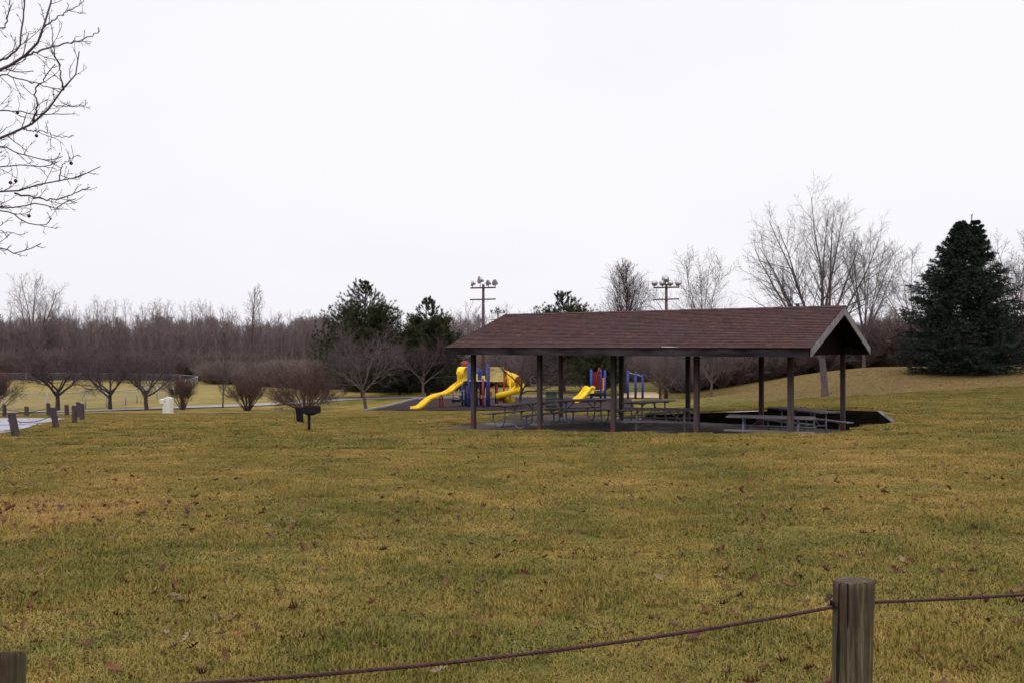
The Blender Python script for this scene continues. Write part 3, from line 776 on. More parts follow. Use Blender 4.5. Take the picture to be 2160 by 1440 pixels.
# ------------------------------------------------------------------ sports light poles
def light_pole(px, d, top_py, label, seed, aim):
    x, y, z = at(px, d); H = CAMZ - (top_py - HZ) / F * d - z - .55
    o = thing('light_pole', label, 'light pole', (x, y, z), 0, 'wooden sports light poles')
    MB().tube([(0, 0, -.3), (.0, 0, H * .5), (.02, 0, H)], [.16, .13, .10], 10).build('pole', 'pole', o)
    MB().beam((-.98, -.12, H - .30), (.98, -.12, H - .26), .09, .11).build('crossarm', 'pole', o)
    MB().beam((-1.02, -.12, H - 1.20), (.98, -.12, H - 1.15), .09, .10).build('crossarm', 'pole', o)
    for s in (-1, 1): MB().beam((s * .45, -.12, H - 1.19), (s * .05, -.1, H - 1.52), .02, .02).build('crossarm_brace', 'metal', o)
    for i, (lx, lz, sc) in enumerate(((-.80, 0, .9), (-.22, .26, 1.12), (.42, .03, .9), (.95, .05, .95)) if seed == 1 else ((-.93, .0, .9), (-.30, 0, .9), (-.05, .32, 1.1), (.33, .0, .9), (.92, 0, .9))):
        rot = Matrix.Rotation(R(aim + (i - 1.5) * 14), 3, 'Z') @ Matrix.Rotation(R(80), 3, 'X')
        c = Vector((lx, -.14, H + .05 + lz))
        k = sc * .27
        lb = MB().lathe([(.0, -.95 * k), (.32 * k, -.92 * k), (.36 * k, -.5 * k), (.55 * k, -.35 * k), (.85 * k, -.05 * k), (1.0 * k, .42 * k), (.97 * k, .44 * k), (.9 * k, .40 * k)], 16, c, rot)
        lm = lb.build('floodlight', 'lamp', o)
        MB().lathe([(0, .50 * k), (.55 * k, .47 * k), (.92 * k, .38 * k)], 16, c, rot).build('lens', 'lens', lm)
        MB().tube([(lx, -.13, H - .26), (lx, -.13, H + lz)], .03, 6).build('bracket', 'pole', o)
    return o
light_pole(1019, 66, 585, 'tall light pole with four floodlights rising left of the roof ridge', 1, -60)
light_pole(1405, 65, 584, 'tall light pole with five floodlights rising over the middle of the roof', 2, 178)
light_pole(1050, 118, 648, 'far light pole half lost among bare trees over the left roof slope', 3, 170)

# ------------------------------------------------------------------ playground
pg = at(1000, 50.2)
play = thing('playground_structure', 'big blue and yellow playground structure with wave slide and spiral slide', 'play structure', pg)
S = 50.2 / F
def PX(px, py, dy=0): return Vector(((px - 1000) * S, dy, (860 - py) * S))
def ppost(px, ytop, dy, m='blue', r=.075, ybot=863):
    b = MB(); p = PX(px, ytop, dy); q = PX(px, ybot, dy)
    q.z = -.15
    b.tube([q, p], r, 12)
    b.lathe([(r, 0), (r * .8, .04), (0, .06)], 12, p)
    return b.build('post', m, play)
for a in ((990, 772, -.5, 'blue', .10), (1029, 771, -.55, 'blue', .095), (1013, 783, .9), (974, 806, .8), (1004, 780, .85), (1046, 806, .9), (1049, 806, -.4, 'red', .055), (1019.5, 800, -.75, 'red', .055),
          (1063, 780, -.5, 'red', .05), (1032.5, 776, -.5, 'red', .05), (981, 770, .7, 'blue')): ppost(*a)
MB().box(PX(1002, 805.5, .2), (1.6, 1.45, .10)).build('deck', 'darkdeck', play); MB().box(PX(1047, 806.5, .2), (.88, 1.4, .09)).build('deck', 'darkdeck', play)
b = MB(); b.box(PX(1009, 803.4, -.60), (1.0, .05, .05)); b.build('deck_rail', 'palegrey', play)
b = MB(); b.box(PX(1048, 790.5, -.52), (.80, .04, .86), bev=.015); b.build('tunnel_panel', 'paleyellow', play)
for px_, py_, w_, h_ in ((1006.5, 796, .10, .36), (1020.5, 798.5, .20, .32)): MB().box(PX(px_, py_, -.5), (w_, .04, h_)).build('play_panel', 'yellow', play)
b = MB(); b.box(PX(1013, 793, -.45), (.22, .05, .55)); b.build('activity_panel', 'blue', play)
# wave slide: channel with raised sides along a wavy centre line
def channel(center, width, lipf, name, material, up=None, n=None, wall=.03):
    b = MB(); vs = []; nprof = 9
    for i, c in enumerate(center):
        t = (center[min(i + 1, len(center) - 1)] - center[max(i - 1, 0)]).normalized()
        side = t.cross(Vector((0, 0, 1))).normalized(); nn = side.cross(t)
        w = width[i] if isinstance(width, list) else width; l = lipf[i] if isinstance(lipf, list) else lipf
        prof = [(-1, 1.0), (-.97, .45), (-.85, .08), (-.5, 0), (0, -.02), (.5, 0), (.85, .08), (.97, .45), (1, 1.0)]
        inner = [c + side * (a * w / 2) + nn * (z * l) for a, z in prof]
        outer = [c + side * (a * (w / 2 + wall)) + nn * (z * l - (wall if abs(a) < .9 else 0)) for a, z in prof]
        vs += inner + outer[::-1]
    k = nprof * 2; fs = []
    for i in range(len(center) - 1):
        for j in range(k):
            a = i * k + j; c = i * k + (j + 1) % k; fs.append((a, c, c + k, a + k))
    b.add(vs, fs, .5, True)
    m_ = len(center) - 1
    b.add([vs[j] for j in range(k)], [tuple(range(k))]); b.add([vs[m_ * k + j] for j in range(k)], [tuple(reversed(range(k)))])
    return b.build(name, material, play)
def smooth(pts, n):
    pts = [Vector(p) for p in pts]; out = []
    for i in range(len(pts) - 1):
        p0 = pts[max(i - 1, 0)]; p1 = pts[i]; p2 = pts[i + 1]; p3 = pts[min(i + 2, len(pts) - 1)]
        for j in range(n):
            t = j / n
            out.append(.5 * ((2 * p1) + (p2 - p0) * t + (2 * p0 - 5 * p1 + 4 * p2 - p3) * t * t + (3 * p1 - p0 - 3 * p2 + p3) * t ** 3))
    out.append(pts[-1]); return out
ws = smooth([PX(985, 806, -.1), PX(977, 809, -.25), PX(965, 816, -.45), PX(952, 827, -.7), PX(940, 833, -.9), PX(927, 836, -1.1), PX(915, 840, -1.3), PX(904, 848, -1.5), PX(894, 857, -1.7), PX(886, 860, -1.85), PX(878, 861, -2.0)], 6)
channel(ws, .46, .20, 'wave_slide', 'yellow')
for px_, yt, dy in ((931, 838, -1.02), (936, 836, -.92)):
    MB().tube([PX(px_, 864, dy), PX(px_, yt, dy)], .045, 8).build('slide_leg', 'red', play)
MB().box(PX(935, 834, -1.28), (.12, .04, .16)).build('slide_bracket', 'red', play)
# slide hood: rounded yellow arch at the top of the wave slide
b = MB(); vs = []; seg = 14
for k in range(seg + 1):
    a = math.pi * k / seg
    for (ox, oy, rr) in ((-.16, -.32, .33), (.26, -.18, .33), (.26, -.18, .37), (-.16, -.32, .37)):
        p = PX(975, 788); vs.append(p + Vector((ox, oy + .1, 0)) + Vector((math.cos(a) * rr * .42, math.cos(a) * rr, math.sin(a) * rr * 1.15 - .05)))
fs = []
for k in range(seg):
    for j in range(4):
        a = k * 4 + j; c = k * 4 + (j + 1) % 4; fs.append((a, c, c + 4, a + 4))
b.add(vs, fs, .5, True)
for sg in (-1, 1):
    b.box(PX(972, 795) + Vector((.10 + sg * .14, -.16 + sg * .34, 0)), (.30, .05, .62), R(35))
b.build('slide_hood', 'yellow', play)
b = MB(); b.lathe([(.24, 0), (.24, .10), (.16, .24), (.0, .30)], 14, PX(979, 773, .5)); b.tube([PX(979, 806, .5), PX(979, 772, .5)], .05, 8); b.build('tower_cap', 'red', play)
# spiral slide: short tube section then a helical trough
cen2 = PX(1076, 860, -.35)
hel = []
turns = 1.22
for i in range(40):
    f = i / 39; a = R(150) - f * turns * 2 * math.pi
    rr = .52 + .06 * f
    zz = (1.56 - 1.38 * f ** .92)
    hel.append(cen2 + Vector((math.cos(a) * rr, math.sin(a) * rr, zz)))
entry = [PX(1056, 803, .35), PX(1062, 803.5, .15)]
channel(smooth(entry + hel[::3] + [hel[-1]], 4), .50, .30, 'spiral_slide', 'yellow')
b = MB()                                                                  # moulded shroud round the upper half turn
vs = []; kk = 12
for i in range(14):
    f = i / 39; a = R(165) - f * turns * 2 * math.pi
    for j in range(kk):
        q = math.pi * j / (kk - 1) * 1.15 - .25
        rr = .52 + math.cos(q) * .34
        vs.append(cen2 + Vector((math.cos(a) * rr, math.sin(a) * rr, 1.62 - 1.38 * f ** .92 + math.sin(q) * .72)))
fs = [(i * kk + j, i * kk + j + 1, (i + 1) * kk + j + 1, (i + 1) * kk + j) for i in range(13) for j in range(kk - 1)]
b.add(vs, fs, .5, True); b.build('slide_shroud', 'yellow', play)
MB().tube([cen2 + Vector((0, 0, -.1)), cen2 + Vector((0, 0, 1.7))], .06, 10).build('center_pole', 'yellow', play)
# ladder, net climber and lower panels under the deck
b = MB()
for i in range(5): b.tube([PX(1000, 813 + i * 7, -.5), PX(1017, 813 + i * 7, -.5)], .022, 6)
for px_ in (1000, 1005, 1011, 1017): b.tube([PX(px_, 810, -.5), PX(px_, 846, -.5)], .020, 6)
b.build('net_climber', 'darkdeck', play)
for px_, py_, dy, w_, h_ in ((1041.5, 818, -.2, .13, .18), (1036, 832, -.1, .13, .30), (1019, 836, -.72, .20, .18)): MB().box(PX(px_, py_, dy), (w_, .04, h_)).build('lower_panel', 'orange', play)
b = MB()
for px_ in (958, 968, 978): b.tube([PX(px_, 855, .1), PX(px_, 822, .1)], .03, 6)
b.tube([PX(955, 829, .1), PX(982, 825, .1)], .025, 6); b.build('step_rail', 'palegrey', play)
MB().box(PX(967, 846, .1), (.80, .5, .16)).build('step_platform', 'darkdeck', play); MB().box(PX(975, 838, .3), (.4, .4, .1)).build('step_platform', 'darkdeck', play)
MB().tube([PX(956, 850, -.1), PX(956, 828, -.1)], .035, 8).build('step_post', 'red', play)
b = MB(); b.box(PX(985, 822, .4), (.16, .05, .45)); b.build('bubble_panel', 'orange', play)
MB().tube([PX(1098.5, 862, .6), PX(1101, 806, .6)], .04, 8).build('side_post', 'blue', play)
MB().box(PX(1101.5, 812, .58), (.07, .04, .26)).build('side_panel', 'yellow', play)

# small play structure
sg_ = at(1260, 55.5); S2 = 55.5 / F
sp = thing('play_tower', 'small red and blue play tower with short yellow slide behind the tables', 'play structure', sg_)
def Q(px, py, dy=0): return Vector(((px - 1260) * S2, dy, (850 - py) * S2))
for px_, yt, dy in ((1246.5, 785, -.3), (1248.5, 784, .55), (1269, 784, .6), (1275, 785, -.3)):
    b = MB(); b.tube([Q(px_, 855, dy), Q(px_, yt, dy)], .075, 10); b.lathe([(.075, 0), (.05, .05), (0, .06)], 10, Q(px_, yt, dy)); b.build('post', 'blue', sp)
b = MB()
for i in range(6): b.box(Q(1254 + i * 2.6, 806, .5), (.05, .04, 1.2))
b.box(Q(1260, 788, .5), (.62, .04, .06)); b.box(Q(1260, 824, .5), (.62, .04, .06)); b.build('barrier', 'red', sp)
b = MB(); b.tube([Q(1255, 822, .1), Q(1262, 786, .1), Q(1265, 778, .1)], .05, 6); b.build('roof_pole', 'red', sp)
MB().box(Q(1271.5, 812, -.34), (.10, .04, .80)).build('panel', 'orange', sp)
b = MB(); b.box(Q(1259, 832, .12), (.82, .95, .12)); b.box(Q(1258, 836, .12), (.7, .8, .14)); b.build('deck', 'darkdeck', sp)
MB().box(Q(1258, 825, -.3), (.42, .05, .04)).build('deck_rail', 'palegrey', sp)
_pl = play; play = sp
channel(smooth([Q(1247, 826, -.2), Q(1240, 824, -.5), Q(1232, 833, -.9), Q(1222, 842, -1.3), Q(1212, 847, -1.7)], 6), .46, .26, 'slide', 'yellow')
b = MB(); b.lathe([(.0, .30), (.2, .27), (.33, .12), (.36, -.1)], 14, Q(1241, 828, -.3)); b.build('slide_hood', 'yellow', sp)
play = _pl
# chin-up bars
cb0 = at(1325, 59.5)
ch = thing('chin_up_bars', 'three blue chin-up bar posts stepping down behind the picnic table', 'exercise bars', cb0)
o0 = Vector(cb0); tpz = []
for px_, d, yt in ((1324.5, 59.5, 783), (1340.5, 60.6, 786.5), (1355.5, 61.7, 791)):
    p = Vector(at(px_, d)); t = Vector((p.x, p.y, CAMZ - (yt - HZ) / F * d))
    MB().tube([p - o0 - Vector((0, 0, .15)), t - o0], .085, 10).build('post', 'blue', ch)
    MB().lathe([(.10, -.05), (.10, .03), (.05, .06), (0, .065)], 10, t - o0).build('post_cap', 'blue', ch); tpz.append(t - o0)
for a, b_ in ((0, 1), (1, 2)): MB().tube([tpz[a] - Vector((0, 0, .05)), tpz[b_] - Vector((0, 0, .10))], .028, 8).build('bar', 'palegrey', ch)
# timber border of the mulch bed
eb = thing('bed_border', 'grey timber border along the edge of the dark mulch bed', 'edging', at(768, 46.2))
def border(a, b_, n=10):
    m = MB(); o = Vector(eb.location)
    for i in range(n):
        p = [a[0] + (b_[0] - a[0]) * i / n, a[1] + (b_[1] - a[1]) * i / n]; q = [a[0] + (b_[0] - a[0]) * (i + 1) / n, a[1] + (b_[1] - a[1]) * (i + 1) / n]
        m.beam(Vector((*p, g1(*p) + .07)) - o, Vector((*q, g1(*q) + .07)) - o, .14, .16)
    m.build('border_timber', 'timber', eb)
border(at(768, 46.2), at(878, 61)); border(at(878, 61), at(1330, 60), 16)

# small white marker far behind the pavilion
wm = at(1441, 72)
mk = thing('marker_sign', 'small white marker sign on a post under the far trees', 'sign', wm)
MB().tube([(0, 0, -.1), (0, 0, .6)], .03, 6).build('post', 'galv', mk); MB().box((0, -.04, .62), (.20, .03, .38), bev=.008).build('plate', 'white', mk)

# ------------------------------------------------------------------ trees
def unit(v): return v / np.maximum(np.linalg.norm(v, axis=-1, keepdims=True), 1e-9)
def polylines(rng, start, dirs, length, r0, seg, wig, trop, tip):
    n = len(start); P = np.zeros((n, seg + 1, 3)); P[:, 0] = start; d = unit(dirs)
    for s in range(seg):
        d = unit(d + rng.normal(0, wig, (n, 3)) + np.array([0, 0, trop]))
        P[:, s + 1] = P[:, s] + d * (length / seg)[:, None]
    f = np.linspace(0, 1, seg + 1)
    return P, r0[:, None] * (1 - f * (1 - tip))
def children(rng, P, Rr, sp):
    n, s1 = P.shape[:2]; k = sp['n']; L_ = np.linalg.norm(np.diff(P, axis=1), axis=-1).sum(1)
    t = sp['t0'] + (sp['t1'] - sp['t0']) * (np.arange(k)[None, :] + rng.random((n, k))) / k
    fi = t * (s1 - 1); i0 = np.minimum(fi.astype(int), s1 - 2); fr = (fi - i0)[..., None]
    ar = np.arange(n)[:, None]
    A = P[ar, i0]; B = P[ar, i0 + 1]; pos = A + (B - A) * fr; tan = unit(B - A)
    rad = Rr[ar, i0] + (Rr[ar, i0 + 1] - Rr[ar, i0]) * fr[..., 0]
    az = np.arange(k)[None, :] * 2.39996 + rng.random((n, 1)) * 6.28 + rng.normal(0, .4, (n, k))
    ref = np.where(np.abs(tan[..., 2:3]) < .9, np.array([0, 0, 1.]), np.array([1., 0, 0]))
    u = unit(np.cross(tan, ref)); v = np.cross(tan, u)
    perp = u * np.cos(az)[..., None] + v * np.sin(az)[..., None]
    tn = (t - sp['t0']) / max(1e-6, sp['t1'] - sp['t0'])
    an = np.radians(rng.normal(0, sp.get('av', 8), (n, k)) + sp['ang'] + (sp.get('ang2', sp['ang']) - sp['ang']) * tn)[..., None]
    d = np.cos(an) * tan + np.sin(an) * perp
    if sp.get('flat'): d[..., 2] *= sp['flat']; d = unit(d)
    ln = L_[:, None] * sp['lr'] * (1 + (sp.get('lp', 1) - 1) * (t - sp['t0']) / max(1e-6, sp['t1'] - sp['t0'])) * (1 + rng.uniform(-1, 1, (n, k)) * sp.get('lv', .25))
    if 'prof' in sp: ln = ln * np.interp(t, *sp['prof'])
    r = np.maximum(rad * sp['rr'], sp.get('rmin', .004))
    return polylines(rng, pos.reshape(-1, 3), d.reshape(-1, 3), ln.ravel(), r.ravel(), sp['seg'], sp['wig'], sp['trop'], sp.get('tip', .45))
def tubes(P, Rr, k):
    n, s1 = P.shape[:2]
    T = unit(np.gradient(P, axis=1)); mean = unit(P[:, -1] - P[:, 0])
    ref = np.where(np.abs(mean[:, 2:3]) < .8, np.array([0, 0, 1.]), np.array([1., 0.2, 0]))[:, None, :]
    u = unit(np.cross(T, ref)); v = np.cross(T, u)
    a = 2 * np.pi * np.arange(k) / k
    V = P[:, :, None, :] + Rr[:, :, None, None] * (np.cos(a)[None, None, :, None] * u[:, :, None, :] + np.sin(a)[None, None, :, None] * v[:, :, None, :])
    b = (np.arange(n)[:, None, None] * s1 + np.arange(s1 - 1)[None, :, None]) * k; j = np.arange(k)[None, None, :]; j2 = (j + 1) % k
    Fq = np.stack([b + j, b + j2, b + k + j2, b + k + j], -1).reshape(-1, 4)
    return V.reshape(-1, 3), Fq, n * (s1 - 1) * k // n
def pack(items, rng):
    Vs, Fs, Ts, o = [], [], [], 0
    for P, Rr, k in items:
        V, Fq, per = tubes(P, Rr, k); Vs.append(V); Fs.append(Fq + o); o += len(V)
        Ts.append(np.repeat(np.clip(rng.normal(.5, .25, len(P)), 0, 1), per))
    return np.concatenate(Vs), np.concatenate(Fs), np.concatenate(Ts)
def skeleton(seed, H0, r0, specs, trunk_seg=8, wig=.03, lean=(0, 0), stems=None, tip=.5, trop=.05):
    rng = np.random.default_rng(seed)
    if stems is None:
        P, Rr = polylines(rng, np.zeros((1, 3)) + np.array([0, 0, -.15]), np.array([[lean[0], lean[1], 1.]]), np.array([H0 + .15]), np.array([r0]), trunk_seg, wig, trop, tip)
        Rr[:, 0] *= 1.35; Rr[:, 1] *= 1.05
    else: P, Rr = stems(rng)
    lv = [(P, Rr, 9)]
    for sp in specs:
        P, Rr = children(rng, P, Rr, sp); lv.append((P, Rr, sp.get('k', 3)))
    return rng, lv
def tree_obj(name, label, cat, loc, lv, rng, barkm, twigm, group=None, rz=0, scale=1, ntrunk=2, part='crown', tname='trunk'):
    t = thing(name, label, cat, loc, rz, group); t.scale = (scale,) * 3 if not isinstance(scale, tuple) else scale
    V, Q_, T = pack(lv[:ntrunk], rng); np_mesh(tname, V, Q_, M[barkm], t, T, True)
    V, Q_, T = pack(lv[ntrunk:], rng); np_mesh(part, V, Q_, M[twigm], t, T, True)
    return t

# --- crabapples by the fence
def crab(seed, lean, spread=1.0, h=1.0):
    return skeleton(seed, 1.25 * h, .15, [
        dict(n=6, t0=.62, t1=1.0, ang=52 * spread, av=9, lr=1.75, lv=.2, seg=6, wig=.10, trop=.05, rr=.74, tip=.35, k=6),
        dict(n=9, t0=.25, t1=1.0, ang=38, av=12, lr=.62, lp=.75, seg=5, wig=.13, trop=.07, rr=.55, tip=.3, k=4, rmin=.012),
        dict(n=8, t0=.15, t1=1.0, ang=40, av=14, lr=.62, lp=.8, seg=4, wig=.15, trop=.06, rr=.55, tip=.4, k=3, rmin=.008),
        dict(n=7, t0=.1, t1=1.0, ang=42, av=14, lr=.55, lp=.9, seg=2, wig=.14, trop=.05, rr=.6, tip=.5, k=3, rmin=.006)], wig=.05, lean=lean)
rng, lv = crab(11, (.05, 0)); tree_obj('crabapple_tree', 'reddish bare crabapple with low fork, leftmost of the three by the fence', 'tree', at(121, 55.5), lv, rng, 'darkbark', 'redtwig', 'bare crabapple trees beside the walkway', R(20), 1.12)
rng, lv = crab(12, (-.02, 0)); tree_obj('crabapple_tree', 'bare crabapple with two curved limbs, in the middle of the three by the fence', 'tree', at(232, 55), lv, rng, 'darkbark', 'redtwig', 'bare crabapple trees beside the walkway', R(200), 1.0)
rng, lv = crab(15, (.02, 0), 1.1); tree_obj('crabapple_tree', 'wide bare crabapple left of the pale drinking pedestal', 'tree', at(309, 54.5), lv, rng, 'darkbark', 'redtwig', 'bare crabapple trees beside the walkway', R(70), .98)
rng, lv = crab(17, (-.10, 0), .85, 1.35); tree_obj('crabapple_tree', 'slanting grey bare tree in front of the tall pine, left of the mulch bed', 'tree', at(772, 48.5), lv, rng, 'bark', 'twig', None, R(10), .82)
rng, lv = crab(19, (.02, 0), .9, 1.4); tree_obj('crabapple_tree', 'grey bare tree in front of the second pine, behind the yellow wave slide', 'tree', at(893, 66), lv, rng, 'bark', 'redtwig', None, R(130), .86)
rng, lv = crab(23, (.02, 0), 1.0, 1.5); tree_obj('crabapple_tree', 'bare tree in the mulch bed with twigs hanging over the spiral slide', 'tree', at(1096, 47.6), lv, rng, 'darkbark', 'redtwig', None, R(250), .70)
rng, lv = crab(29, (-.04, 0), 1.15, 1.2); tree_obj('crabapple_tree', 'forked bare tree just right of the blue chin-up bars', 'tree', at(1393, 63.5), lv, rng, 'darkbark', 'twig', None, R(40), .76)
rng, lv = crab(31, (.03, 0), .8, 1.5); tree_obj('crabapple_tree', 'pale trunked bare tree at the foot of the hill behind the pavilion', 'tree', at(1500, 63.5), lv, rng, 'bark', 'twig', None, R(300), .80)

# --- shrubs
def shrub(seed, nst, spread, h, dens=7, low=.46):
    def stems(rng):
        az = rng.random(nst) * 6.283; an = np.radians(rng.random(nst) ** .8 * min(76, spread * 1.4))
        d = np.stack([np.sin(an) * np.cos(az), np.sin(an) * np.sin(az), np.cos(an)], -1)
        st = d * np.array([.25, .25, 0]) * .8 + np.array([0, 0, -.05])
        return polylines(rng, st, d, h * rng.uniform(.7, 1.1, nst) * (1 + .35 * np.sin(an)), np.full(nst, .028), 6, .07, .03, .35)
    return skeleton(seed, 0, 0, [
        dict(n=dens, t0=low, t1=1.0, ang=28, av=10, lr=.42, lp=.7, seg=4, wig=.10, trop=.05, rr=.6, tip=.4, k=3, rmin=.009),
        dict(n=7, t0=.15, t1=1.0, ang=34, av=12, lr=.5, lp=.8, seg=3, wig=.12, trop=.05, rr=.6, tip=.4, k=3, rmin=.007),
        dict(n=4, t0=.2, t1=1.0, ang=36, av=12, lr=.5, seg=2, wig=.12, trop=.03, rr=.7, tip=.5, k=3, rmin=.005)], stems=stems)
for seed, nst, spr, h, px_, d, lb, sc in (
        (41, 30, 24, 1.75, 386, 54.0, 'narrow vase shaped bare shrub right of the drinking pedestal', (.85, .85, .85)),
        (42, 42, 40, 1.75, 522, 52.5, 'round bare shrub left of the widest shrub, beyond the lawn edge', (.80, .80, .92)),
        (43, 62, 58, 1.95, 645, 51.5, 'widest red-brown bare shrub, directly behind the black grill', (.78, .75, 1.0)),
        (44, 34, 36, 1.9, -18, 44, 'bare shrub cut by the left edge of the photo behind the bollards', (.75, .75, .9))):
    rng, lv = shrub(seed, nst, spr, h); tree_obj('bare_shrub', lb, 'shrub', at(px_, d), lv, rng, 'shrubtwig', 'shrubtwig', 'leafless shrubs beyond the lawn', 0, sc, part='twigs', tname='stems')

# --- upright bare trees
def vase(seed, H=3.0, r=.22, nl=9, ang=33, lr=2.6, lean=(0, 0), dens=(11, 8, 6), rm=(.018, .011, .008)):
    return skeleton(seed, H, r, [
        dict(n=nl, t0=.60, t1=1.0, ang=ang * 1.42, ang2=ang * .28, av=5, lr=lr, lv=.08, lp=1.05, seg=9, wig=.05, trop=.05, rr=.55, tip=.18, k=6),
        dict(n=dens[0], t0=.18, t1=.98, ang=36, av=9, lr=.42, lp=.45, seg=6, wig=.08, trop=.05, rr=.5, tip=.25, k=4, rmin=rm[0]),
        dict(n=dens[1], t0=.15, t1=1.0, ang=40, av=10, lr=.45, lp=.6, seg=4, wig=.10, trop=.04, rr=.5, tip=.35, k=3, rmin=rm[1]),
        dict(n=dens[2], t0=.15, t1=1.0, ang=42, av=12, lr=.42, lp=.8, seg=2, wig=.12, trop=.03, rr=.6, tip=.5, k=3, rmin=rm[2])], lean=lean, tip=.75)
def spire(seed, H, r, ang=38, n1=40, lr=.30, prof=((0, .3, .6, 1), (1, 1, .75, .3)), rm=(.016, .010, .008), dens=(8, 5)):
    return skeleton(seed, H, r, [
        dict(n=n1, t0=.16, t1=.99, ang=ang, av=8, lr=lr, prof=prof, seg=6, wig=.06, trop=.07, rr=.42, tip=.3, k=4, rmin=rm[0]),
        dict(n=dens[0], t0=.2, t1=1.0, ang=36, av=10, lr=.42, lp=.6, seg=3, wig=.09, trop=.06, rr=.5, tip=.4, k=3, rmin=rm[1]),
        dict(n=dens[1], t0=.2, t1=1.0, ang=38, av=10, lr=.45, seg=2, wig=.1, trop=.04, rr=.6, tip=.5, k=3, rmin=rm[2])], trunk_seg=12, wig=.025, lean=(0, 0), tip=.15)
rng, lv = vase(51, 4.1, .27, 11, 30, 2.2, lean=(-.09, 0), dens=(13, 8, 6), rm=(.013, .008, .0055)); tree_obj('maple_tree', 'tallest bare maple with fanned limbs rising behind the right end of the roof', 'tree', at(1741, 48), lv, rng, 'bark', 'twig', None, R(15), (.74, .74, .78))
rng, lv = vase(52, 3.0, .18, 8, 24, 2.4); tree_obj('maple_tree', 'thinner bare tree between the tallest maple and the dark spruce', 'tree', at(1822, 68), lv, rng, 'bark', 'twig', None, R(80), (.80, .80, 1.02))
rng, lv = spire(53, 9.3, .16, 30, 60, .40, ((0, .2, .45, .75, 1), (.5, .95, 1, .55, .2)), dens=(10, 6)); tree_obj('pyramid_tree', 'cone shaped bare tree left of the middle light pole', 'tree', at(1318, 72), lv, rng, 'darkbark', 'redtwig', None, 0, 1.12)
rng, lv = vase(54, 3.0, .14, 6, 26, 2.5, rm=(.014, .009, .007)); tree_obj('bare_tree', 'pale fine twigged tree right of the middle light pole', 'tree', at(1478, 80), lv, rng, 'bark', 'twig', None, R(50), 1.07)
rng, lv = vase(55, 3.5, .26, 7, 22, 2.6, dens=(12, 8, 5)); tree_obj('bare_tree', 'tall forked bare tree above the wood at the far left', 'tree', at(62, 138), lv, rng, 'woodtwig', 'woodtwig', None, R(30), 1.22)
rng, lv = spire(56, 9.5, .13, 30, 34, .26); tree_obj('bare_tree', 'slim dark bare tree standing behind the two round shrubs', 'tree', at(528, 78), lv, rng, 'bark', 'twig', None, 0, 1.0)
rng, lv = spire(57, 4.6, .05, 34, 22, .30, rm=(.010, .008, .006)); tree_obj('sapling', 'thin young bare tree beside the walkway left of the round shrub', 'tree', at(470, 57), lv, rng, 'darkbark', 'twig', None, 0, 1.0)
rng, lv = vase(58, 3.0, .16, 7, 26, 2.6); rt = tree_obj('bare_tree', 'bare tree at the right edge just right of the spruce', 'tree', at(2122, 72), lv, rng, 'bark', 'redtwig', None, R(100), .86)
dup(rt, at(2200, 66), R(220), 'bare tree cut by the right edge of the photo', .85)
dup(rt, at(1935, 84), R(10), 'bare tree half hidden behind the left side of the spruce', .92)
rng, lv = vase(59, 3.4, .2, 9, 34, 2.3, dens=(12, 8, 6)); bt = tree_obj('bare_tree', 'round topped far bare tree between the second pine and the left light pole', 'tree', at(985, 150), lv, rng, 'woodtwig', 'woodtwig', None, 0, .96)
dup(bt, at(1075, 140), R(130), 'spreading far bare tree above the left slope of the roof', (.80, .80, .88))
dup(bt, at(1125, 150), R(220), 'low far bare tree just left of the small pine top', .84)
dup(bt, at(1260, 150), R(300), 'far bare tree right of the small pine top, mostly behind the roof', .86)

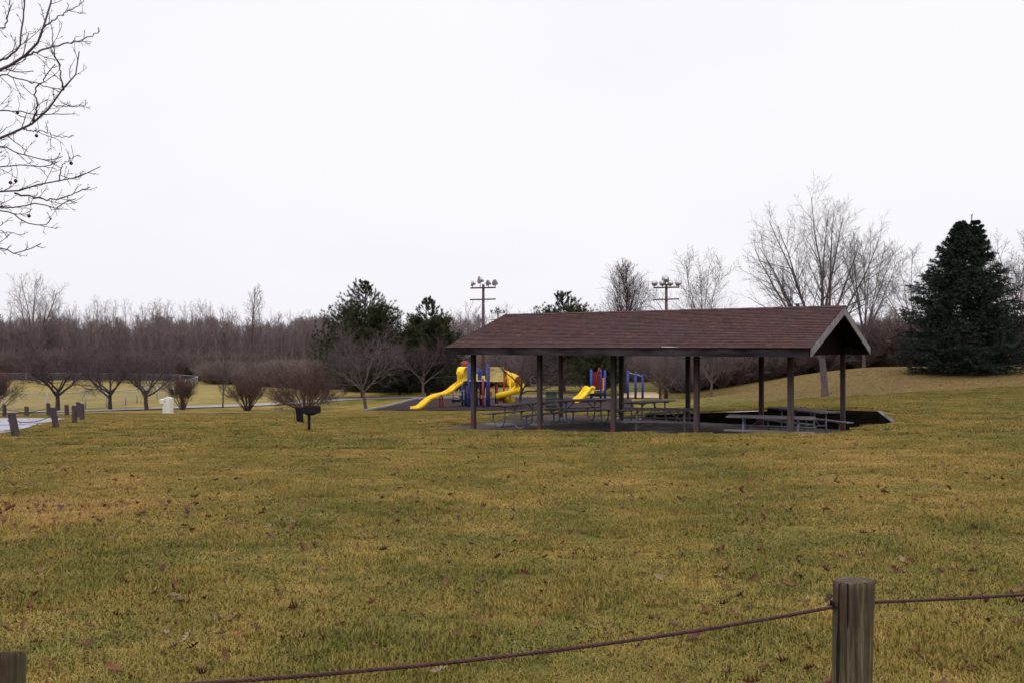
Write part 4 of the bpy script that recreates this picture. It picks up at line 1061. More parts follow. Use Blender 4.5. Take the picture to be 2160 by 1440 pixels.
# --- conifers
def needles(rng, C, D, n, ln, wd, spread):
    """n needles round each centre C along axis D"""
    m = len(C); c = np.repeat(C, n, 0); a = np.repeat(unit(D), n, 0)
    r = unit(rng.normal(0, 1, (m * n, 3))); d = unit(a * (1 - spread) + r * spread * 1.2)
    l = ln * rng.uniform(.7, 1.2, m * n)[:, None]
    side = unit(np.cross(d, rng.normal(0, 1, (m * n, 3)))) * wd
    p = c + a * rng.uniform(-.5, .5, m * n)[:, None] * ln * .8
    V = np.stack([p - side, p + side, p + d * l + side * .15, p + d * l - side * .15], 1).reshape(-1, 3)
    Q_ = np.arange(m * n * 4).reshape(-1, 4)
    t = np.repeat(np.clip(rng.normal(.5, .3, m), 0, 1), n)
    return V, Q_, t
def pine(seed, label, loc, H, W, base=.08, group=None, rz=0, ntuft=1.0):
    rng = np.random.default_rng(seed)
    t = thing('pine_tree', label, 'tree', loc, rz, group)
    P, Rr = polylines(rng, np.array([[0, 0, -.15]]), np.array([[.02, 0, 1.]]), np.array([H + .1]), np.array([.17]), 10, .02, .1, .12)
    V, Q_, T = pack([(P, Rr, 8)], rng); np_mesh('trunk', V, Q_, M['darkbark'], t, T, True)
    prof = ((0, .15, .35, .6, .8, .93, 1), (.80, 1, .98, .74, .45, .24, .06))
    S_, Dd, Ll = [], [], []
    hs = np.concatenate([np.arange(base * H, .66 * H, .36), np.arange(.66 * H, .965 * H, .46)])
    for i, h in enumerate(hs):
        k = 10 if h < .66 * H else 5; a0 = rng.random() * 6.28
        for j in range(k):
            a = a0 + j * 6.283 / k + rng.normal(0, .22); rad = W * np.interp(h / H, *prof) * rng.uniform(.62, 1.16)
            el = .10 + .95 * (h / H) ** 2 + rng.normal(0, .1)
            S_.append((0.02 * h, 0, h)); Dd.append((math.cos(a), math.sin(a), el)); Ll.append(max(.35, rad))
    S_, Dd, Ll = np.array(S_), np.array(Dd), np.array(Ll); up_ = S_[:, 2] >= .66 * H
    B, Br = polylines(rng, S_, Dd, Ll, np.full(len(S_), .035), 6, .06, .07, .3)
    lowc = children(rng, B[~up_], Br[~up_], dict(n=10, t0=.25, t1=1.0, ang=42, av=12, lr=.34, lp=.7, seg=3, wig=.1, trop=.22, rr=.5, rmin=.010))
    topc = children(rng, B[up_], Br[up_], dict(n=3, t0=.35, t1=.95, ang=44, av=10, lr=.42, lp=.8, seg=3, wig=.08, trop=.30, rr=.5, rmin=.010))
    C3, C3r = children(rng, *lowc, dict(n=2, t0=.3, t1=.9, ang=40, av=12, lr=.6, seg=2, wig=.1, trop=.25, rr=.6, rmin=.008))
    V, Q_, T = pack([(B, Br, 4), (lowc[0], lowc[1], 3), (topc[0], topc[1], 3)], rng); np_mesh('branches', V, Q_, M['darkbark'], t, T, True)
    lc, tc_ = lowc[0], topc[0]
    ce = np.concatenate([lc[:, -1], C3[:, -1], lc[:, 1], B[~up_][:, -1]]); de = np.concatenate([lc[:, -1] - lc[:, -2], C3[:, -1] - C3[:, -2], lc[:, 2] - lc[:, 1], B[~up_][:, -1] - B[~up_][:, -2]])
    V, Q_, T = needles(rng, ce, unit(de) + np.array([0, 0, .35]), 34, .19, .011, .60)
    # brush-like shoots of the open top: needles set along the last half metre
    tips = np.concatenate([tc_, B[up_][:, [3, 4, 5, 6]]]); fr = np.linspace(.25, 1, 6)
    a0 = tips[:, 1]; a1 = tips[:, -1]
    ce2 = (a0[:, None, :] + (a1 - a0)[:, None, :] * fr[None, :, None]).reshape(-1, 3); de2 = np.repeat(unit(a1 - a0), 6, 0)
    lead = np.array([P[0, -1] + np.array([0, 0, z_]) for z_ in (-.75, -.62, -.25, -.12, 0)])
    ce2 = np.concatenate([ce2, lead]); de2 = np.concatenate([de2, np.tile([0, 0, 1.], (5, 1))])
    V2, Q2, T2_ = needles(rng, ce2, de2, 16, .15, .010, .52)
    Q_ = np.concatenate([Q_, Q2 + len(V)]); V = np.concatenate([V, V2]); T = np.concatenate([T, T2_])
    np_mesh('foliage', V, Q_, M['pine'], t, T)
    return t
pine(61, 'tallest pine with tufted open top, left of the pavilion roof', at(765, 68), 9.05, 3.7, .07)
pine(62, 'broad shorter pine between the tallest pine and the roof', at(903, 69), 7.75, 2.95, .10, rz=R(40))
pine(63, 'pine whose dark rounded top shows over the middle of the roof ridge', at(1190, 76), 8.9, 3.5, .08, rz=R(110))
pine(64, 'low pine behind the pavilion, seen only between the posts under the roof', at(1262, 70), 4.6, 2.2, .12, rz=R(10))
pine(65, 'low dark pine filling the gap between the two larger pines', at(842, 76), 5.2, 3.0, .05, rz=R(200))

def spruce(seed, label, loc, H, W):
    rng = np.random.default_rng(seed); t = thing('spruce_tree', label, 'tree', loc)
    P, Rr = polylines(rng, np.array([[0, 0, -.2], [.1, 0, H * .72]]), np.array([[-.015, 0, 1.], [.24, 0, 1.]]), np.array([H * .985, H * .285]), np.array([.26, .07]), 10, .012, .15, .1)
    V, Q_, T = pack([(P, Rr, 8)], rng); np_mesh('trunk', V, Q_, M['darkbark'], t, T, True)
    S_, Dd, Ll, Rad = [], [], [], []
    prof = ((0, .06, .2, .45, .7, .88, 1), (.94, 1.03, 1.0, .80, .46, .17, .02))
    def whorls(x0, x1, z0, z1, W_, HH, n, zb):
        for h in np.linspace(z0, z1, n):
            f = (h - zb) / (HH - zb); k = 14 if f < .6 else 8; a0 = rng.random() * 6.28
            for j in range(k):
                a = a0 + j * 6.283 / k + rng.normal(0, .25); rad = W_ * np.interp(f, *prof) * rng.uniform(.74, 1.14)
                xx = x0 + (x1 - x0) * (h - z0) / (z1 - z0)
                S_.append((xx, 0, h)); Dd.append((math.cos(a), math.sin(a), .05 + .62 * f ** 1.5 + rng.normal(0, .06))); Ll.append(max(.22, rad))
    whorls(0, -.24, .12, H * .945, W, H, 34, 0)
    whorls(.38, .72, H * .74, H * .955, W * .32, H * 1.0, 7, H * .66)
    B, Br = polylines(rng, np.array(S_), np.array(Dd), np.array(Ll), np.full(len(S_), .03), 7, .03, .015, .3)
    B[:, :, 2] -= .10 * np.sin(np.linspace(0, 1, 8) * np.pi)[None, :] * np.minimum(1, np.array(Ll) / 2)[:, None]
    C2, C2r = children(rng, B, Br, dict(n=18, t0=.2, t1=1.0, ang=52, av=9, lr=.34, lp=.4, seg=4, wig=.05, trop=-.03, rr=.5, rmin=.008, flat=.22))
    V, Q_, T = pack([(B, Br, 4)], rng); np_mesh('branches', V, Q_, M['darkbark'], t, T, True)
    shoots = np.concatenate([P[:, -1] + np.array([0, 0, z_]) for z_ in (-.62, -.48, -.34, -.20, -.06, .06)])
    ce = np.concatenate([C2[:, 1], C2[:, 2], C2[:, 3], C2[:, 4], B[:, -1], B[:, -2], shoots]); de = np.concatenate([C2[:, 2] - C2[:, 1], C2[:, 2] - C2[:, 1], C2[:, 3] - C2[:, 2], C2[:, 4] - C2[:, 3], B[:, -1] - B[:, -2], B[:, -1] - B[:, -2], np.tile([0, 0, 1.], (12, 1))])
    V, Q_, T = needles(rng, ce, de, 17, .125, .0125, .45)
    nC = len(C2); tipb = np.zeros(len(ce)); tipb[2 * nC:4 * nC] = .22; tipb[:nC] = -.2; T = np.clip(T + np.repeat(tipb, 17), 0, 1)      # paler shoot tips
    np_mesh('foliage', V, Q_, M['spruce'], t, T)
    return t
spruce(71, 'large dark blue-green spruce with double top on the right hill', at(2035, 56), 10.2, 3.75)

# --- brown-leaved young oak thicket seen under the roof
def leafy(seed, label, loc, sc):
    rng, lv = crab(seed, (0, 0), .9, .7)
    t = tree_obj('oak_sapling', label, 'tree', loc, lv[:4], rng, 'darkbark', 'twig', None, 0, sc)
    C = lv[3][0][:, -1]; D = lv[3][0][:, -1] - lv[3][0][:, -2]
    V, Q_, T = needles(rng, C, D, 4, .13, .045, .8); np_mesh('leaves', V, Q_, M['brownleaf'], t, T)
leafy(81, 'small oak still holding rusty brown leaves, behind the fourth rear post', at(1462, 74), 1.1)
leafy(82, 'rusty leaved young oak at the wood edge right of the pale trunk', at(1535, 80), 1.15)

# --- overhanging near tree, upper left
rng = np.random.default_rng(91)
TX, TY = -7.9, 8.6; tz = g1(TX, TY)
nt_ = thing('sycamore_tree', 'near bare tree whose twigs with seed balls overhang the upper left corner', 'tree', (TX, TY, tz))
def W3(px, py, d): return np.array([(px - CX) / F * d - TX, d - TY, CAMZ - (py - HZ) / F * d - tz])
limbs = [
    ([(-640, 420, 8.6), (-420, 330, 8.5), (-200, 235, 8.3), (0, 150, 8.1), (29, 134, 8.1), (51, 121, 8.1), (74, 99, 8.0), (89, 84, 8), (93, 58, 8), (99, 27, 8), (107, 0, 8), (113, -40, 8.0)], .055, .006),
    ([(51, 121, 8.1), (97, 103, 8.2), (140, 93, 8.25), (187, 80, 8.3), (210, 66, 8.3)], .011, .004),
    ([(-640, 560, 8.6), (-350, 420, 8.4), (-120, 345, 8.2), (0, 294, 8), (39, 278, 7.9), (74, 259, 7.9), (101, 233, 7.9), (128, 198, 7.9), (148, 171, 7.95), (165, 140, 8), (167, 109, 8)], .045, .005),
    ([(70, 258, 7.9), (80, 222, 7.8), (74, 195, 7.8), (93, 167, 7.7), (117, 136, 7.7)], .010, .004),
    ([(134, 191, 7.9), (128, 163, 7.8), (124, 136, 7.8), (112, 101, 7.7), (111, 70, 7.7)], .008, .004),
    ([(-640, 640, 8.6), (-330, 500, 8.1), (-120, 425, 7.8), (0, 407, 7.6), (31, 407, 7.6), (66, 391, 7.5), (117, 385, 7.5), (158, 376, 7.4), (188, 367, 7.4), (212, 352, 7.4)], .035, .0035),
    ([(31, 408, 7.6), (78, 418, 7.5), (113, 422, 7.5), (156, 410, 7.4), (190, 395, 7.4)], .009, .004),
    ([(124, 384, 7.5), (128, 362, 7.5), (140, 342, 7.5), (165, 327, 7.5)], .006, .003),
    ([(-300, 470, 8.0), (-100, 436, 7.8), (0, 438, 7.7), (39, 438, 7.7), (78, 428, 7.7), (120, 436, 7.7), (160, 420, 7.7)], .016, .004),
    ([(-250, 270, 8.5), (-80, 300, 8.3), (0, 311, 8.2), (23, 317, 8.2), (62, 331, 8.1), (105, 338, 8.1), (132, 331, 8.1)], .014, .004),
    ([(-300, 400, 8.2), (-100, 360, 8.1), (0, 354, 8.0), (47, 348, 8), (93, 352, 8), (122, 342, 8)], .014, .004),
    ([(-200, 430, 7.9), (-60, 436, 7.7), (0, 444, 7.6), (20, 449, 7.6), (58, 471, 7.5), (90, 477, 7.5), (109, 461, 7.5)], .012, .004),
    ([(-330, 510, 8), (-120, 500, 7.7), (0, 523, 7.5), (20, 532, 7.5), (50, 531, 7.4), (87, 514, 7.4)], .014, .004),
    ([(-60, 170, 8.4), (0, 160, 8.4), (55, 171, 8.4), (97, 183, 8.4), (132, 191, 8.4)], .010, .004),
    ([(-220, 260, 8.4), (-80, 235, 8.4), (0, 233, 8.3), (39, 236, 8.3), (78, 241, 8.3), (148, 241, 8.3)], .013, .004),
    ([(50, 274, 7.9), (93, 280, 7.8), (128, 290, 7.8), (146, 291, 7.8)], .006, .003),
    ([(-150, 480, 7.9), (0, 488, 7.8), (39, 496, 7.8)], .008, .003),
    ([(-120, 175, 8.3), (0, 128, 8.5), (12, 125, 8.5), (39, 101, 8.5), (45, 58, 8.5), (54, 0, 8.5), (60, -40, 8.5)], .014, .006),
    ([(113, 222, 7.9), (148, 226, 7.9), (181, 222, 7.9)], .005, .003),
    ([(-80, 40, 8.6), (0, 60, 8.6), (18, 25, 8.6), (22, -20, 8.6)], .010, .005),
    ([(93, 58, 8), (130, 30, 8.1), (165, 15, 8.1), (178, -8, 8.1)], .007, .003),
]
LP, LR = [], []
for pts, ra, rb in limbs:
    w = [Vector(W3(*p)) for p in pts]; sm = smooth(w, 5)
    n = 24; ar = np.array([list(v) for v in sm]); s = np.concatenate([[0], np.cumsum(np.linalg.norm(np.diff(ar, axis=0), axis=1))]); tt = np.linspace(0, s[-1], n)
    q = np.stack([np.interp(tt, s, ar[:, i]) for i in range(3)], -1); q[1:-1] += rng.normal(0, .006, (n - 2, 3))
    LP.append(q); LR.append(ra + (rb - ra) * np.linspace(0, 1, n) ** .7)
LP = np.array(LP); LR = np.array(LR)
LL = np.linalg.norm(np.diff(LP, axis=1), axis=-1).sum(1)
T1 = []; T1r = []
for i in range(len(LP)):                                                  # side twigs, a fixed number per metre of limb
    k = int(LL[i] * 6.6) + 2
    a, ar = children(rng, LP[i:i + 1], LR[i:i + 1], dict(n=k, t0=.08, t1=1.0, ang=40, av=12, lr=.33 / LL[i] ** .72, lp=.22, lv=.5, seg=5, wig=.14, trop=.07, rr=.45, rmin=.0034, tip=.55))
    T1.append(a); T1r.append(ar)
T1 = np.concatenate(T1); T1r = np.concatenate(T1r)
T2, T2r = children(rng, T1, np.minimum(T1r, .006), dict(n=3, t0=.2, t1=1.0, ang=42, av=14, lr=.40, lp=.7, lv=.5, seg=4, wig=.14, trop=.06, rr=.7, rmin=.0026, tip=.6))
T3, T3r = children(rng, T2, T2r, dict(n=1, t0=.3, t1=.9, ang=50, av=14, lr=.4, lv=.5, seg=2, wig=.16, trop=.05, rr=.8, rmin=.0024, tip=.7))
trk, trkr = polylines(rng, np.array([[0, 0, -.2]]), np.array([[.05, 0, 1.]]), np.array([7.5]), np.array([.24]), 12, .03, .05, .4)
V, Q_, T = pack([(trk, trkr, 12)], rng); np_mesh('trunk', V, Q_, M['bark'], nt_, T, True)
V, Q_, T = pack([(LP, LR, 7), (T1, np.minimum(T1r, .012), 4), (T2, T2r, 3), (T3, T3r, 3)], rng); np_mesh('crown', V, Q_, M['neartwig'], nt_, T, True)
for px_, py_, d in ((77, 287, 7.8), (150, 345, 7.5), (33, 382, 7.6), (22, 386, 7.6), (61, 456, 7.5), (37, 238, 8.0)):
    b = MB(); c = Vector(W3(px_, py_, d)); kr = .0165; b.lathe([(0, -kr), (.6 * kr, -.8 * kr), (kr, 0), (.6 * kr, .8 * kr), (0, kr)], 9, c); b.tube([c, c + Vector((.02, 0, .07)), c + Vector((0, .0, .16))], .0022, 4)
    b.build('seed_ball', 'ball', nt_)

# ------------------------------------------------------------------ scattered stuff (geometry-node instances of a few source meshes)
def source(name, V, Q_, material, tint=None):
    o = np_mesh(name, V, Q_, material, None, tint); COL.objects.unlink(o); return o
def scatter(name, pts, rots, scls, idxs, protos, kind='stuff', label=None):
    col = bpy.data.collections.new(name + '_sources')
    for i, p in enumerate(protos): p.name = '%s_source_%s' % (name, 'abcdefghij'[i]); col.objects.link(p)     # instances are picked in name order
    me = bpy.data.meshes.new(name); me.vertices.add(len(pts)); me.vertices.foreach_set('co', np.asarray(pts, np.float32).ravel())
    a = me.attributes.new('rot', 'FLOAT_VECTOR', 'POINT'); a.data.foreach_set('vector', np.asarray(rots, np.float32).ravel())
    a = me.attributes.new('scl', 'FLOAT_VECTOR', 'POINT'); a.data.foreach_set('vector', np.asarray(scls, np.float32).ravel())
    a = me.attributes.new('pick', 'INT', 'POINT'); a.data.foreach_set('value', np.asarray(idxs, np.int32))
    o = bpy.data.objects.new(name, me); COL.objects.link(o)
    ng = bpy.data.node_groups.new(name + '_scatter', 'GeometryNodeTree')
    ng.interface.new_socket('Geometry', in_out='INPUT', socket_type='NodeSocketGeometry'); ng.interface.new_socket('Geometry', in_out='OUTPUT', socket_type='NodeSocketGeometry')
    N, L_ = ng.nodes, ng.links
    gi, go = N.new('NodeGroupInput'), N.new('NodeGroupOutput')
    ip = N.new('GeometryNodeInstanceOnPoints'); ci = N.new('GeometryNodeCollectionInfo')
    ci.inputs['Collection'].default_value = col; ci.inputs['Separate Children'].default_value = True; ci.inputs['Reset Children'].default_value = True
    def attr(nm, dt):
        n = N.new('GeometryNodeInputNamedAttribute'); n.data_type = dt; n.inputs['Name'].default_value = nm; return n.outputs['Attribute']
    er = N.new('FunctionNodeEulerToRotation')
    L_.new(attr('rot', 'FLOAT_VECTOR'), er.inputs[0])
    L_.new(gi.outputs[0], ip.inputs['Points']); L_.new(ci.outputs[0], ip.inputs['Instance']); ip.inputs['Pick Instance'].default_value = True
    L_.new(attr('pick', 'INT'), ip.inputs['Instance Index']); L_.new(er.outputs[0], ip.inputs['Rotation']); L_.new(attr('scl', 'FLOAT_VECTOR'), ip.inputs['Scale'])
    L_.new(ip.outputs[0], go.inputs[0])
    md = o.modifiers.new('scatter', 'NODES'); md.node_group = ng
    return tag(o, label, None, None, kind)

# far wood: tall thin trees and brush
wood = []
for i in range(5):
    rng, lv = spire(100 + i, 11.0, .13, 30, 26, .24, ((0, .25, .55, .8, 1), (.35, .5, 1, .8, .3)), rm=(.030, .022, .018), dens=(6, 4))
    V, Q_, T = pack(lv, rng); wood.append(source('wood_tree', V, Q_, M['woodtwig'], T))
for i in range(2):
    rng, lv = shrub(120 + i, 62, 38, 2.5, 9, .04)
    lv = [(P, r_ * 2.0, k) for P, r_, k in lv[:3]]
    V, Q_, T = pack(lv, rng); wood.append(source('wood_brush', V, Q_, M['brush'], T))
rng = np.random.default_rng(7)
pts, rots, scl, pick = [], [], [], []
def plant(px, d, idx, s, sz=1.0):
    x = (px - CX) / F * d; pts.append((x, d)); rots.append((0, 0, rng.random() * 6.28)); scl.append((s, s, s * sz)); pick.append(idx)
def lump(px): return .055 * math.sin(px * .021) + .05 * math.sin(px * .057 + 1.3) + .04 * math.sin(px * .131 + .6)
for _ in range(860):
    px = rng.uniform(-160, 760); d = 132 + 62 * rng.random() ** 1.3
    plant(px, d, int(rng.integers(0, 5)), (rng.normal(.70, .07) + lump(px) * .7) * (1.06 if d > 160 else 1))
for _ in range(330):
    px = rng.uniform(640, 1400); d = rng.uniform(138, 205); plant(px, d, int(rng.integers(0, 5)), rng.normal(.70, .07) + lump(px))
for _ in range(700):
    px = rng.uniform(-160, 560); d = 128.5 + 26 * rng.random(); plant(px, d, int(rng.integers(5, 7)), rng.uniform(.7, 1.35))
for _ in range(260):
    f = rng.random(); px = 430 + 560 * f; d = (118 - 38 * min(1, f * 1.6)) + rng.uniform(0, 14); plant(px, d, int(rng.integers(5, 7)), rng.uniform(.55, 1.0))
for _ in range(200):
    px = rng.uniform(980, 1500); d = rng.uniform(92, 120); plant(px, d, int(rng.integers(5, 7)), rng.uniform(.6, 1.1))
pts = np.array(pts); z = gz(pts[:, 0], pts[:, 1])
scatter('woodland', np.column_stack([pts, z]), rots, scl, pick, wood)
# thicket behind the right hill
pts, rots, scl, pick = [], [], [], []
for _ in range(900):
    px = rng.uniform(1420, 2320); d = 70 + 36 * rng.random() ** 1.1
    plant(px, d, int(rng.integers(5, 7)), rng.uniform(.55, 1.18) * (1 + .12 * (px > 1800)))
for _ in range(230):
    px = rng.uniform(1430, 2320); d = rng.uniform(76, 120); plant(px, d, int(rng.integers(0, 5)), rng.uniform(.28, .56))
pts = np.array(pts); z = gz(pts[:, 0], pts[:, 1])
scatter('thicket', np.column_stack([pts, z]), rots, scl, pick, [o.copy() for o in wood])
# slender trees that stand clear above the far wood
sl_lab = 'slender pale bare tree standing clear above the skyline of the far wood'
protos = []
for i in range(4):
    if i % 2: rng, lv = spire(140 + i, 12.0, .12, 20, 20, .24, ((0, .3, .6, .85, 1), (.2, .6, 1, .9, .5)), rm=(.022, .014, .011), dens=(5, 4))
    else: rng, lv = vase(150 + i, 6.5, .13, 5, 17, .95, dens=(9, 5, 4), rm=(.020, .014, .011))
    protos.append((tree_obj('poplar_tree', sl_lab, 'tree', at((186, 243, 318, 405)[i], 139 + i), lv, rng, 'woodtwig', 'woodtwig', 'slender trees above the far wood', i * 1.7, 1.0), max(float(P_[..., 2].max()) for P_, _, _ in lv)))
rnd = random.Random(4)
tops_ = (622, 628, 634, 630)
for i, (o_, h_) in enumerate(protos):
    d = o_.location.y; o_.scale = ((CAMZ - (tops_[i] - HZ) / F * d - o_.location.z) / h_,) * 3
for i, (px_, top) in enumerate(((152, 642), (170, 634), (205, 620), (226, 632), (262, 628), (281, 640), (300, 634), (334, 626), (352, 630), (371, 640), (390, 632), (420, 628), (436, 640), (452, 634), (470, 638), (492, 644), (550, 634), (575, 648), (612, 650), (640, 655), (655, 650), (690, 652), (22, 622), (128, 640))):
    d = rnd.uniform(136, 152); p = at(px_, d); o_, h_ = protos[(i * 7 + 1) % 4]; sc = (CAMZ - (top - HZ) / F * d - p[2]) / h_
    dup(o_, p, rnd.random() * 6.28, None, (sc * rnd.uniform(.8, 1.05), sc * rnd.uniform(.8, 1.05), sc))

# overhead wires at the right edge
for k, (ya, yb, lb) in enumerate(((573, 583, 'upper thin black overhead wire right of the spruce'), (607, 597, 'lower thin black overhead wire right of the spruce'))):
    a = Vector(((2060 - CX) / F * 70, 70, CAMZ - (ya - HZ) / F * 70)); b_ = Vector(((2600 - CX) / F * 74, 74, CAMZ - (yb + (8 if k == 0 else -30) - HZ) / F * 74))
    tag(MB().tube(cable_pts(a, b_, .15, 16), .022, 5).build('overhead_wire', 'wire'), lb, 'wire')

# grass blades
tiles = []
for q in range(4):
    rng = np.random.default_rng(200 + q); n = 2800; w = .62
    p = np.column_stack([rng.uniform(-w / 2, w / 2, (n, 2)), np.zeros(n)])
    az = rng.random(n) * 6.283 + rng.normal(0, .3, n); tl = np.radians(rng.uniform(30, 82, n)); ln = rng.uniform(.020, .048, n); wd = rng.uniform(.0014, .0026, n)
    h = np.column_stack([np.cos(az), np.sin(az), np.zeros(n)]); sd = np.column_stack([-np.sin(az), np.cos(az), np.zeros(n)]) * wd[:, None]
    m1 = p + h * (np.sin(tl) * ln * .5)[:, None] * .7 + np.array([0, 0, 1.]) * (np.cos(tl) * ln * .62)[:, None]
    m2 = p + h * (np.sin(tl) * ln)[:, None] + np.array([0, 0, 1.]) * (np.cos(tl) * ln * .85)[:, None]
    V = np.stack([p - sd - [0, 0, .01], p + sd - [0, 0, .01], m1 + sd, m1 - sd, m2 + sd * .2, m2 - sd * .2], 1).reshape(-1, 3)
    b0 = np.arange(n)[:, None] * 6
    Q_ = np.concatenate([b0 + [0, 1, 2, 3], b0 + [3, 2, 4, 5]], 1).reshape(-1, 4)
    cl = .5 + .22 * np.sin(p[:, 0] * 11 + q) * np.sin(p[:, 1] * 9 + 2 * q)
    tiles.append(source('grass_tile', V, Q_, M['blade'], np.repeat(np.clip(rng.normal(cl, .22), 0, 1), 2)))
rng = np.random.default_rng(300)
pts, rots, scl, pick = [], [], [], []
step = .46
ys = np.arange(2.2, 48, step)
for y in ys:
    hw = y * .66 + 2.6
    if y > 19 and (int(y / step) % 2): continue
    if y > 45.5: continue
    for x in np.arange(-hw, hw, step * (1.0 if y < 19 else 1.5)):
        xx = x + rng.uniform(-.15, .15); yy = y + rng.uniform(-.15, .15); pts.append((xx, yy)); rots.append((0, 0, rng.random() * 6.283)); s = rng.uniform(.85, 1.15) * (1 if y < 19 else 1.35); scl.append((s, s, s * rng.uniform(.65, 1.25) * (1.25 + .45 * math.sin(xx * 1.9 + 1.1 * math.sin(yy * 1.3)) * math.sin(yy * 2.3)))); pick.append(int(rng.integers(0, 4)))
pts = np.array(pts); rots = np.array(rots); scl = np.array(scl); pick = np.array(pick)
ok = ~inside_slab(pts[:, 0], pts[:, 1], .34)
pa, pb, pc, pd = (np.array(q[:2]) for q in pad)
padpoly = [pa, pb, pc, pd]
inp = np.ones(len(pts), bool)
for i in range(4):
    a, b_ = padpoly[i], padpoly[(i + 1) % 4]; inp &= ((b_[0] - a[0]) * (pts[:, 1] - a[1]) - (b_[1] - a[1]) * (pts[:, 0] - a[0])) > -.3
ok &= ~inp
pts, rots, scl, pick = pts[ok], rots[ok], scl[ok], pick[ok]
e = .25
zx = (gz(pts[:, 0] + e, pts[:, 1]) - gz(pts[:, 0] - e, pts[:, 1])) / (2 * e); zy = (gz(pts[:, 0], pts[:, 1] + e) - gz(pts[:, 0], pts[:, 1] - e)) / (2 * e)
# tilt the tile with the slope (rotation about z comes first in the Euler order, so express the tilt in the turned frame)
c, s = np.cos(rots[:, 2]), np.sin(rots[:, 2])
# R = Rz * Ry * Rx with local slopes
lx = c * zx + s * zy; ly = -s * zx + c * zy
rots[:, 0] = np.arctan(ly); rots[:, 1] = -np.arctan(lx)
scatter('grass', np.column_stack([pts, gz(pts[:, 0], pts[:, 1]) + np.where(pts[:, 1] > 14, .014, .004)]), rots, scl, pick, tiles)

# fallen oak leaves: one object, each a curled lobed leaf
rng = np.random.default_rng(400)
LV, LQ, LT = [], [], []
half_w = [(-.5, .02), (-.36, .05), (-.28, .20), (-.18, .05), (-.08, .31), (.03, .07), (.14, .34), (.24, .08), (.34, .22), (.42, .08), (.5, .015)]
base_v = np.array([(x, w, 0) for x, w in half_w] + [(x, 0, 0) for x, w in half_w] + [(x, -w, 0) for x, w in half_w])
nl = len(half_w)
base_q = np.array([(i, i + 1, nl + i + 1, nl + i) for i in range(nl - 1)] + [(nl + i, nl + i + 1, 2 * nl + i + 1, 2 * nl + i) for i in range(nl - 1)])
spots = []
for _ in range(2000):
    d = 3.2 + 29 * rng.random() ** .75; spots.append((rng.uniform(-.62, .62) * d, d))
for cx_, cy_, sx, sy, n in ((-5.2, 10.2, 1.3, .45, 90), (-3.4, 9.0, 1.2, .5, 45), (-2.6, 5.3, 1.0, .5, 36), (-9.0, 14, 1.6, .8, 60), (3.5, 6.2, 1.2, .5, 22), (5.5, 12, 1.4, .6, 20), (-1, 22, 4, 1, 60), (7, 18, 4, 1.2, 60), (-7, 19, 3, 1, 60)):
    for _ in range(n): spots.append((rng.normal(cx_, sx), rng.normal(cy_, sy)))
for _ in range(900):
    x, d = rng.uniform(10, 36), rng.uniform(38, 62); spots.append((x, d))
n_big = len(spots)
for _ in range(5200):
    d = 3.2 + 24 * rng.random() ** .8; spots.append((rng.uniform(-.62, .62) * d, d))
big = np.arange(len(spots)) < n_big
big = big[~inside_slab(np.array(spots)[:, 0], np.array(spots)[:, 1], .1)]
sp_ = np.array(spots); sp_ = sp_[~inside_slab(sp_[:, 0], sp_[:, 1], .1)]
zz = gz(sp_[:, 0], sp_[:, 1])
for i, (x, y) in enumerate(sp_):
    far = y > 30
    s = rng.uniform(.055, .110) * (1.25 if far else 1) if big[i] else rng.uniform(.018, .045); cv = rng.uniform(.4, 2.2); tw_ = rng.uniform(-1.5, 1.5)
    v = base_v * np.array([s, s * rng.uniform(.7, 1.1), 1]); v[:, 2] = cv * (v[:, 1] ** 2 / s * 2.2 + v[:, 0] ** 2 / s * .6) + tw_ * v[:, 0] * v[:, 1] / s
    rx, ry, rzz = rng.normal(0, .45), rng.normal(0, .45), rng.random() * 6.283
    Rm = np.array((Matrix.Rotation(rzz, 3, 'Z') @ Matrix.Rotation(rx, 3, 'X') @ Matrix.Rotation(ry, 3, 'Y')))
    v = v @ Rm.T; v += np.array([x, y, zz[i] + .028 - min(0, v[:, 2].min()) * .7])
    LQ.append(base_q + len(LV) * len(base_v)); LV.append(v); LT.append(np.full(len(base_q), np.clip(rng.beta(1.6, 1.8) * (1 if big[i] else .62), 0, 1)))
tag(np_mesh('fallen_leaves', np.concatenate(LV), np.concatenate(LQ), M['leaf'], None, np.concatenate(LT)), kind='stuff')

# ------------------------------------------------------------------ camera, sky, sun
cam = bpy.data.cameras.new('camera'); co_ = bpy.data.objects.new('camera', cam); COL.objects.link(co_)
cam.sensor_width = 36; cam.lens = F / 2160 * 36; cam.shift_y = (HZ - 720) / 2160; cam.clip_start = .05; cam.clip_end = 3000
co_.location = (0, 0, CAMZ); co_.rotation_euler = (R(90), 0, 0); scene.camera = co_

SUN_EL, SUN_AZ = R(48), R(205)
wd = bpy.data.worlds.new('World'); scene.world = wd; wd.use_nodes = True
N, L_ = wd.node_tree.nodes, wd.node_tree.links
bg = N['Background']; out = N['World Output']
sky = N.new('ShaderNodeTexSky'); sky.sky_type = 'NISHITA'; sky.sun_disc = False; sky.sun_elevation = SUN_EL; sky.sun_rotation = SUN_AZ; sky.dust_density = 4; sky.air_density = 1.2
L_.new(sky.outputs[0], bg.inputs['Color']); bg.inputs['Strength'].default_value = .06
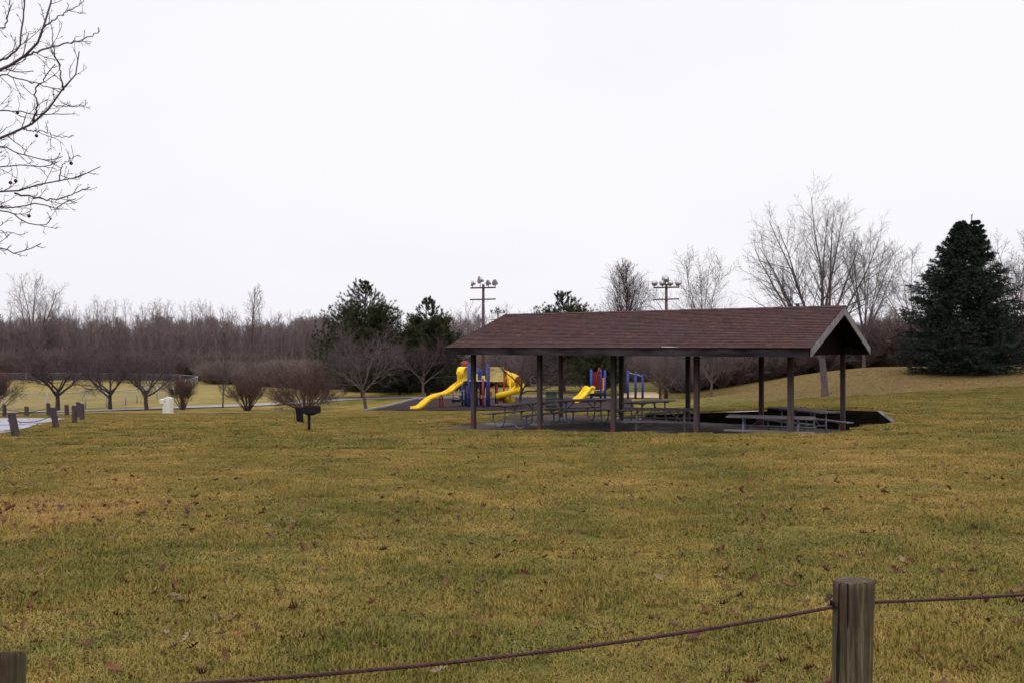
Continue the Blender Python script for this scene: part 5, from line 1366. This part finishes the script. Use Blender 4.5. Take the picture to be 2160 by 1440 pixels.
# cloud layer: an even overcast, a little greyer in drifts and towards the zenith
tc = N.new('ShaderNodeTexCoord'); sp3 = N.new('ShaderNodeSeparateXYZ'); L_.new(tc.outputs['Generated'], sp3.inputs[0])
nz = N.new('ShaderNodeTexNoise'); nz.inputs['Scale'].default_value = 1.6; nz.inputs['Detail'].default_value = 4
mpn = N.new('ShaderNodeMapping'); mpn.inputs['Scale'].default_value = (1, 1, 2.5); L_.new(tc.outputs['Generated'], mpn.inputs['Vector']); L_.new(mpn.outputs[0], nz.inputs['Vector'])
c1 = ramp(N, L_, nz.outputs['Fac'], [(.35, (.945, .935, 1.0)), (.62, (1.01, .995, 1.05))])
el = ramp(N, L_, sp3.outputs['Z'], [(0, bw(.36)), (.38, bw(.37)), (.55, bw(.60)), (1, bw(1.0))])
mm = N.new('ShaderNodeMix'); mm.data_type = 'RGBA'; mm.blend_type = 'MULTIPLY'; mm.inputs['Factor'].default_value = 1; L_.new(c1, mm.inputs[6]); L_.new(el, mm.inputs[7])
b2 = N.new('ShaderNodeBackground'); L_.new(mm.outputs[2], b2.inputs['Color']); b2.inputs['Strength'].default_value = 2.75   # an overcast dome is nearly three times as bright overhead as at the horizon
ms = N.new('ShaderNodeMixShader'); ms.inputs['Fac'].default_value = .94; L_.new(bg.outputs[0], ms.inputs[1]); L_.new(b2.outputs[0], ms.inputs[2]); L_.new(ms.outputs[0], out.inputs['Surface'])
sl_ = bpy.data.lights.new('sun', 'SUN'); sl_.energy = .5; sl_.angle = R(25); sl_.color = (1, .97, .93)
so = bpy.data.objects.new('sun', sl_); COL.objects.link(so)
so.rotation_euler = (R(90) - SUN_EL, 0, -SUN_AZ + math.pi)

scene.view_settings.view_transform = 'Standard'; scene.view_settings.look = 'None'; scene.view_settings.exposure = 0; scene.view_settings.gamma = 1
scene.cycles.max_bounces = 5; scene.cycles.diffuse_bounces = 3; scene.cycles.glossy_bounces = 2; scene.cycles.transparent_max_bounces = 4
scene.cycles.use_denoising = True; scene.cycles.denoiser = 'OPENIMAGEDENOISE'; scene.cycles.denoising_input_passes = 'RGB_ALBEDO_NORMAL'; scene.cycles.denoising_prefilter = 'ACCURATE'
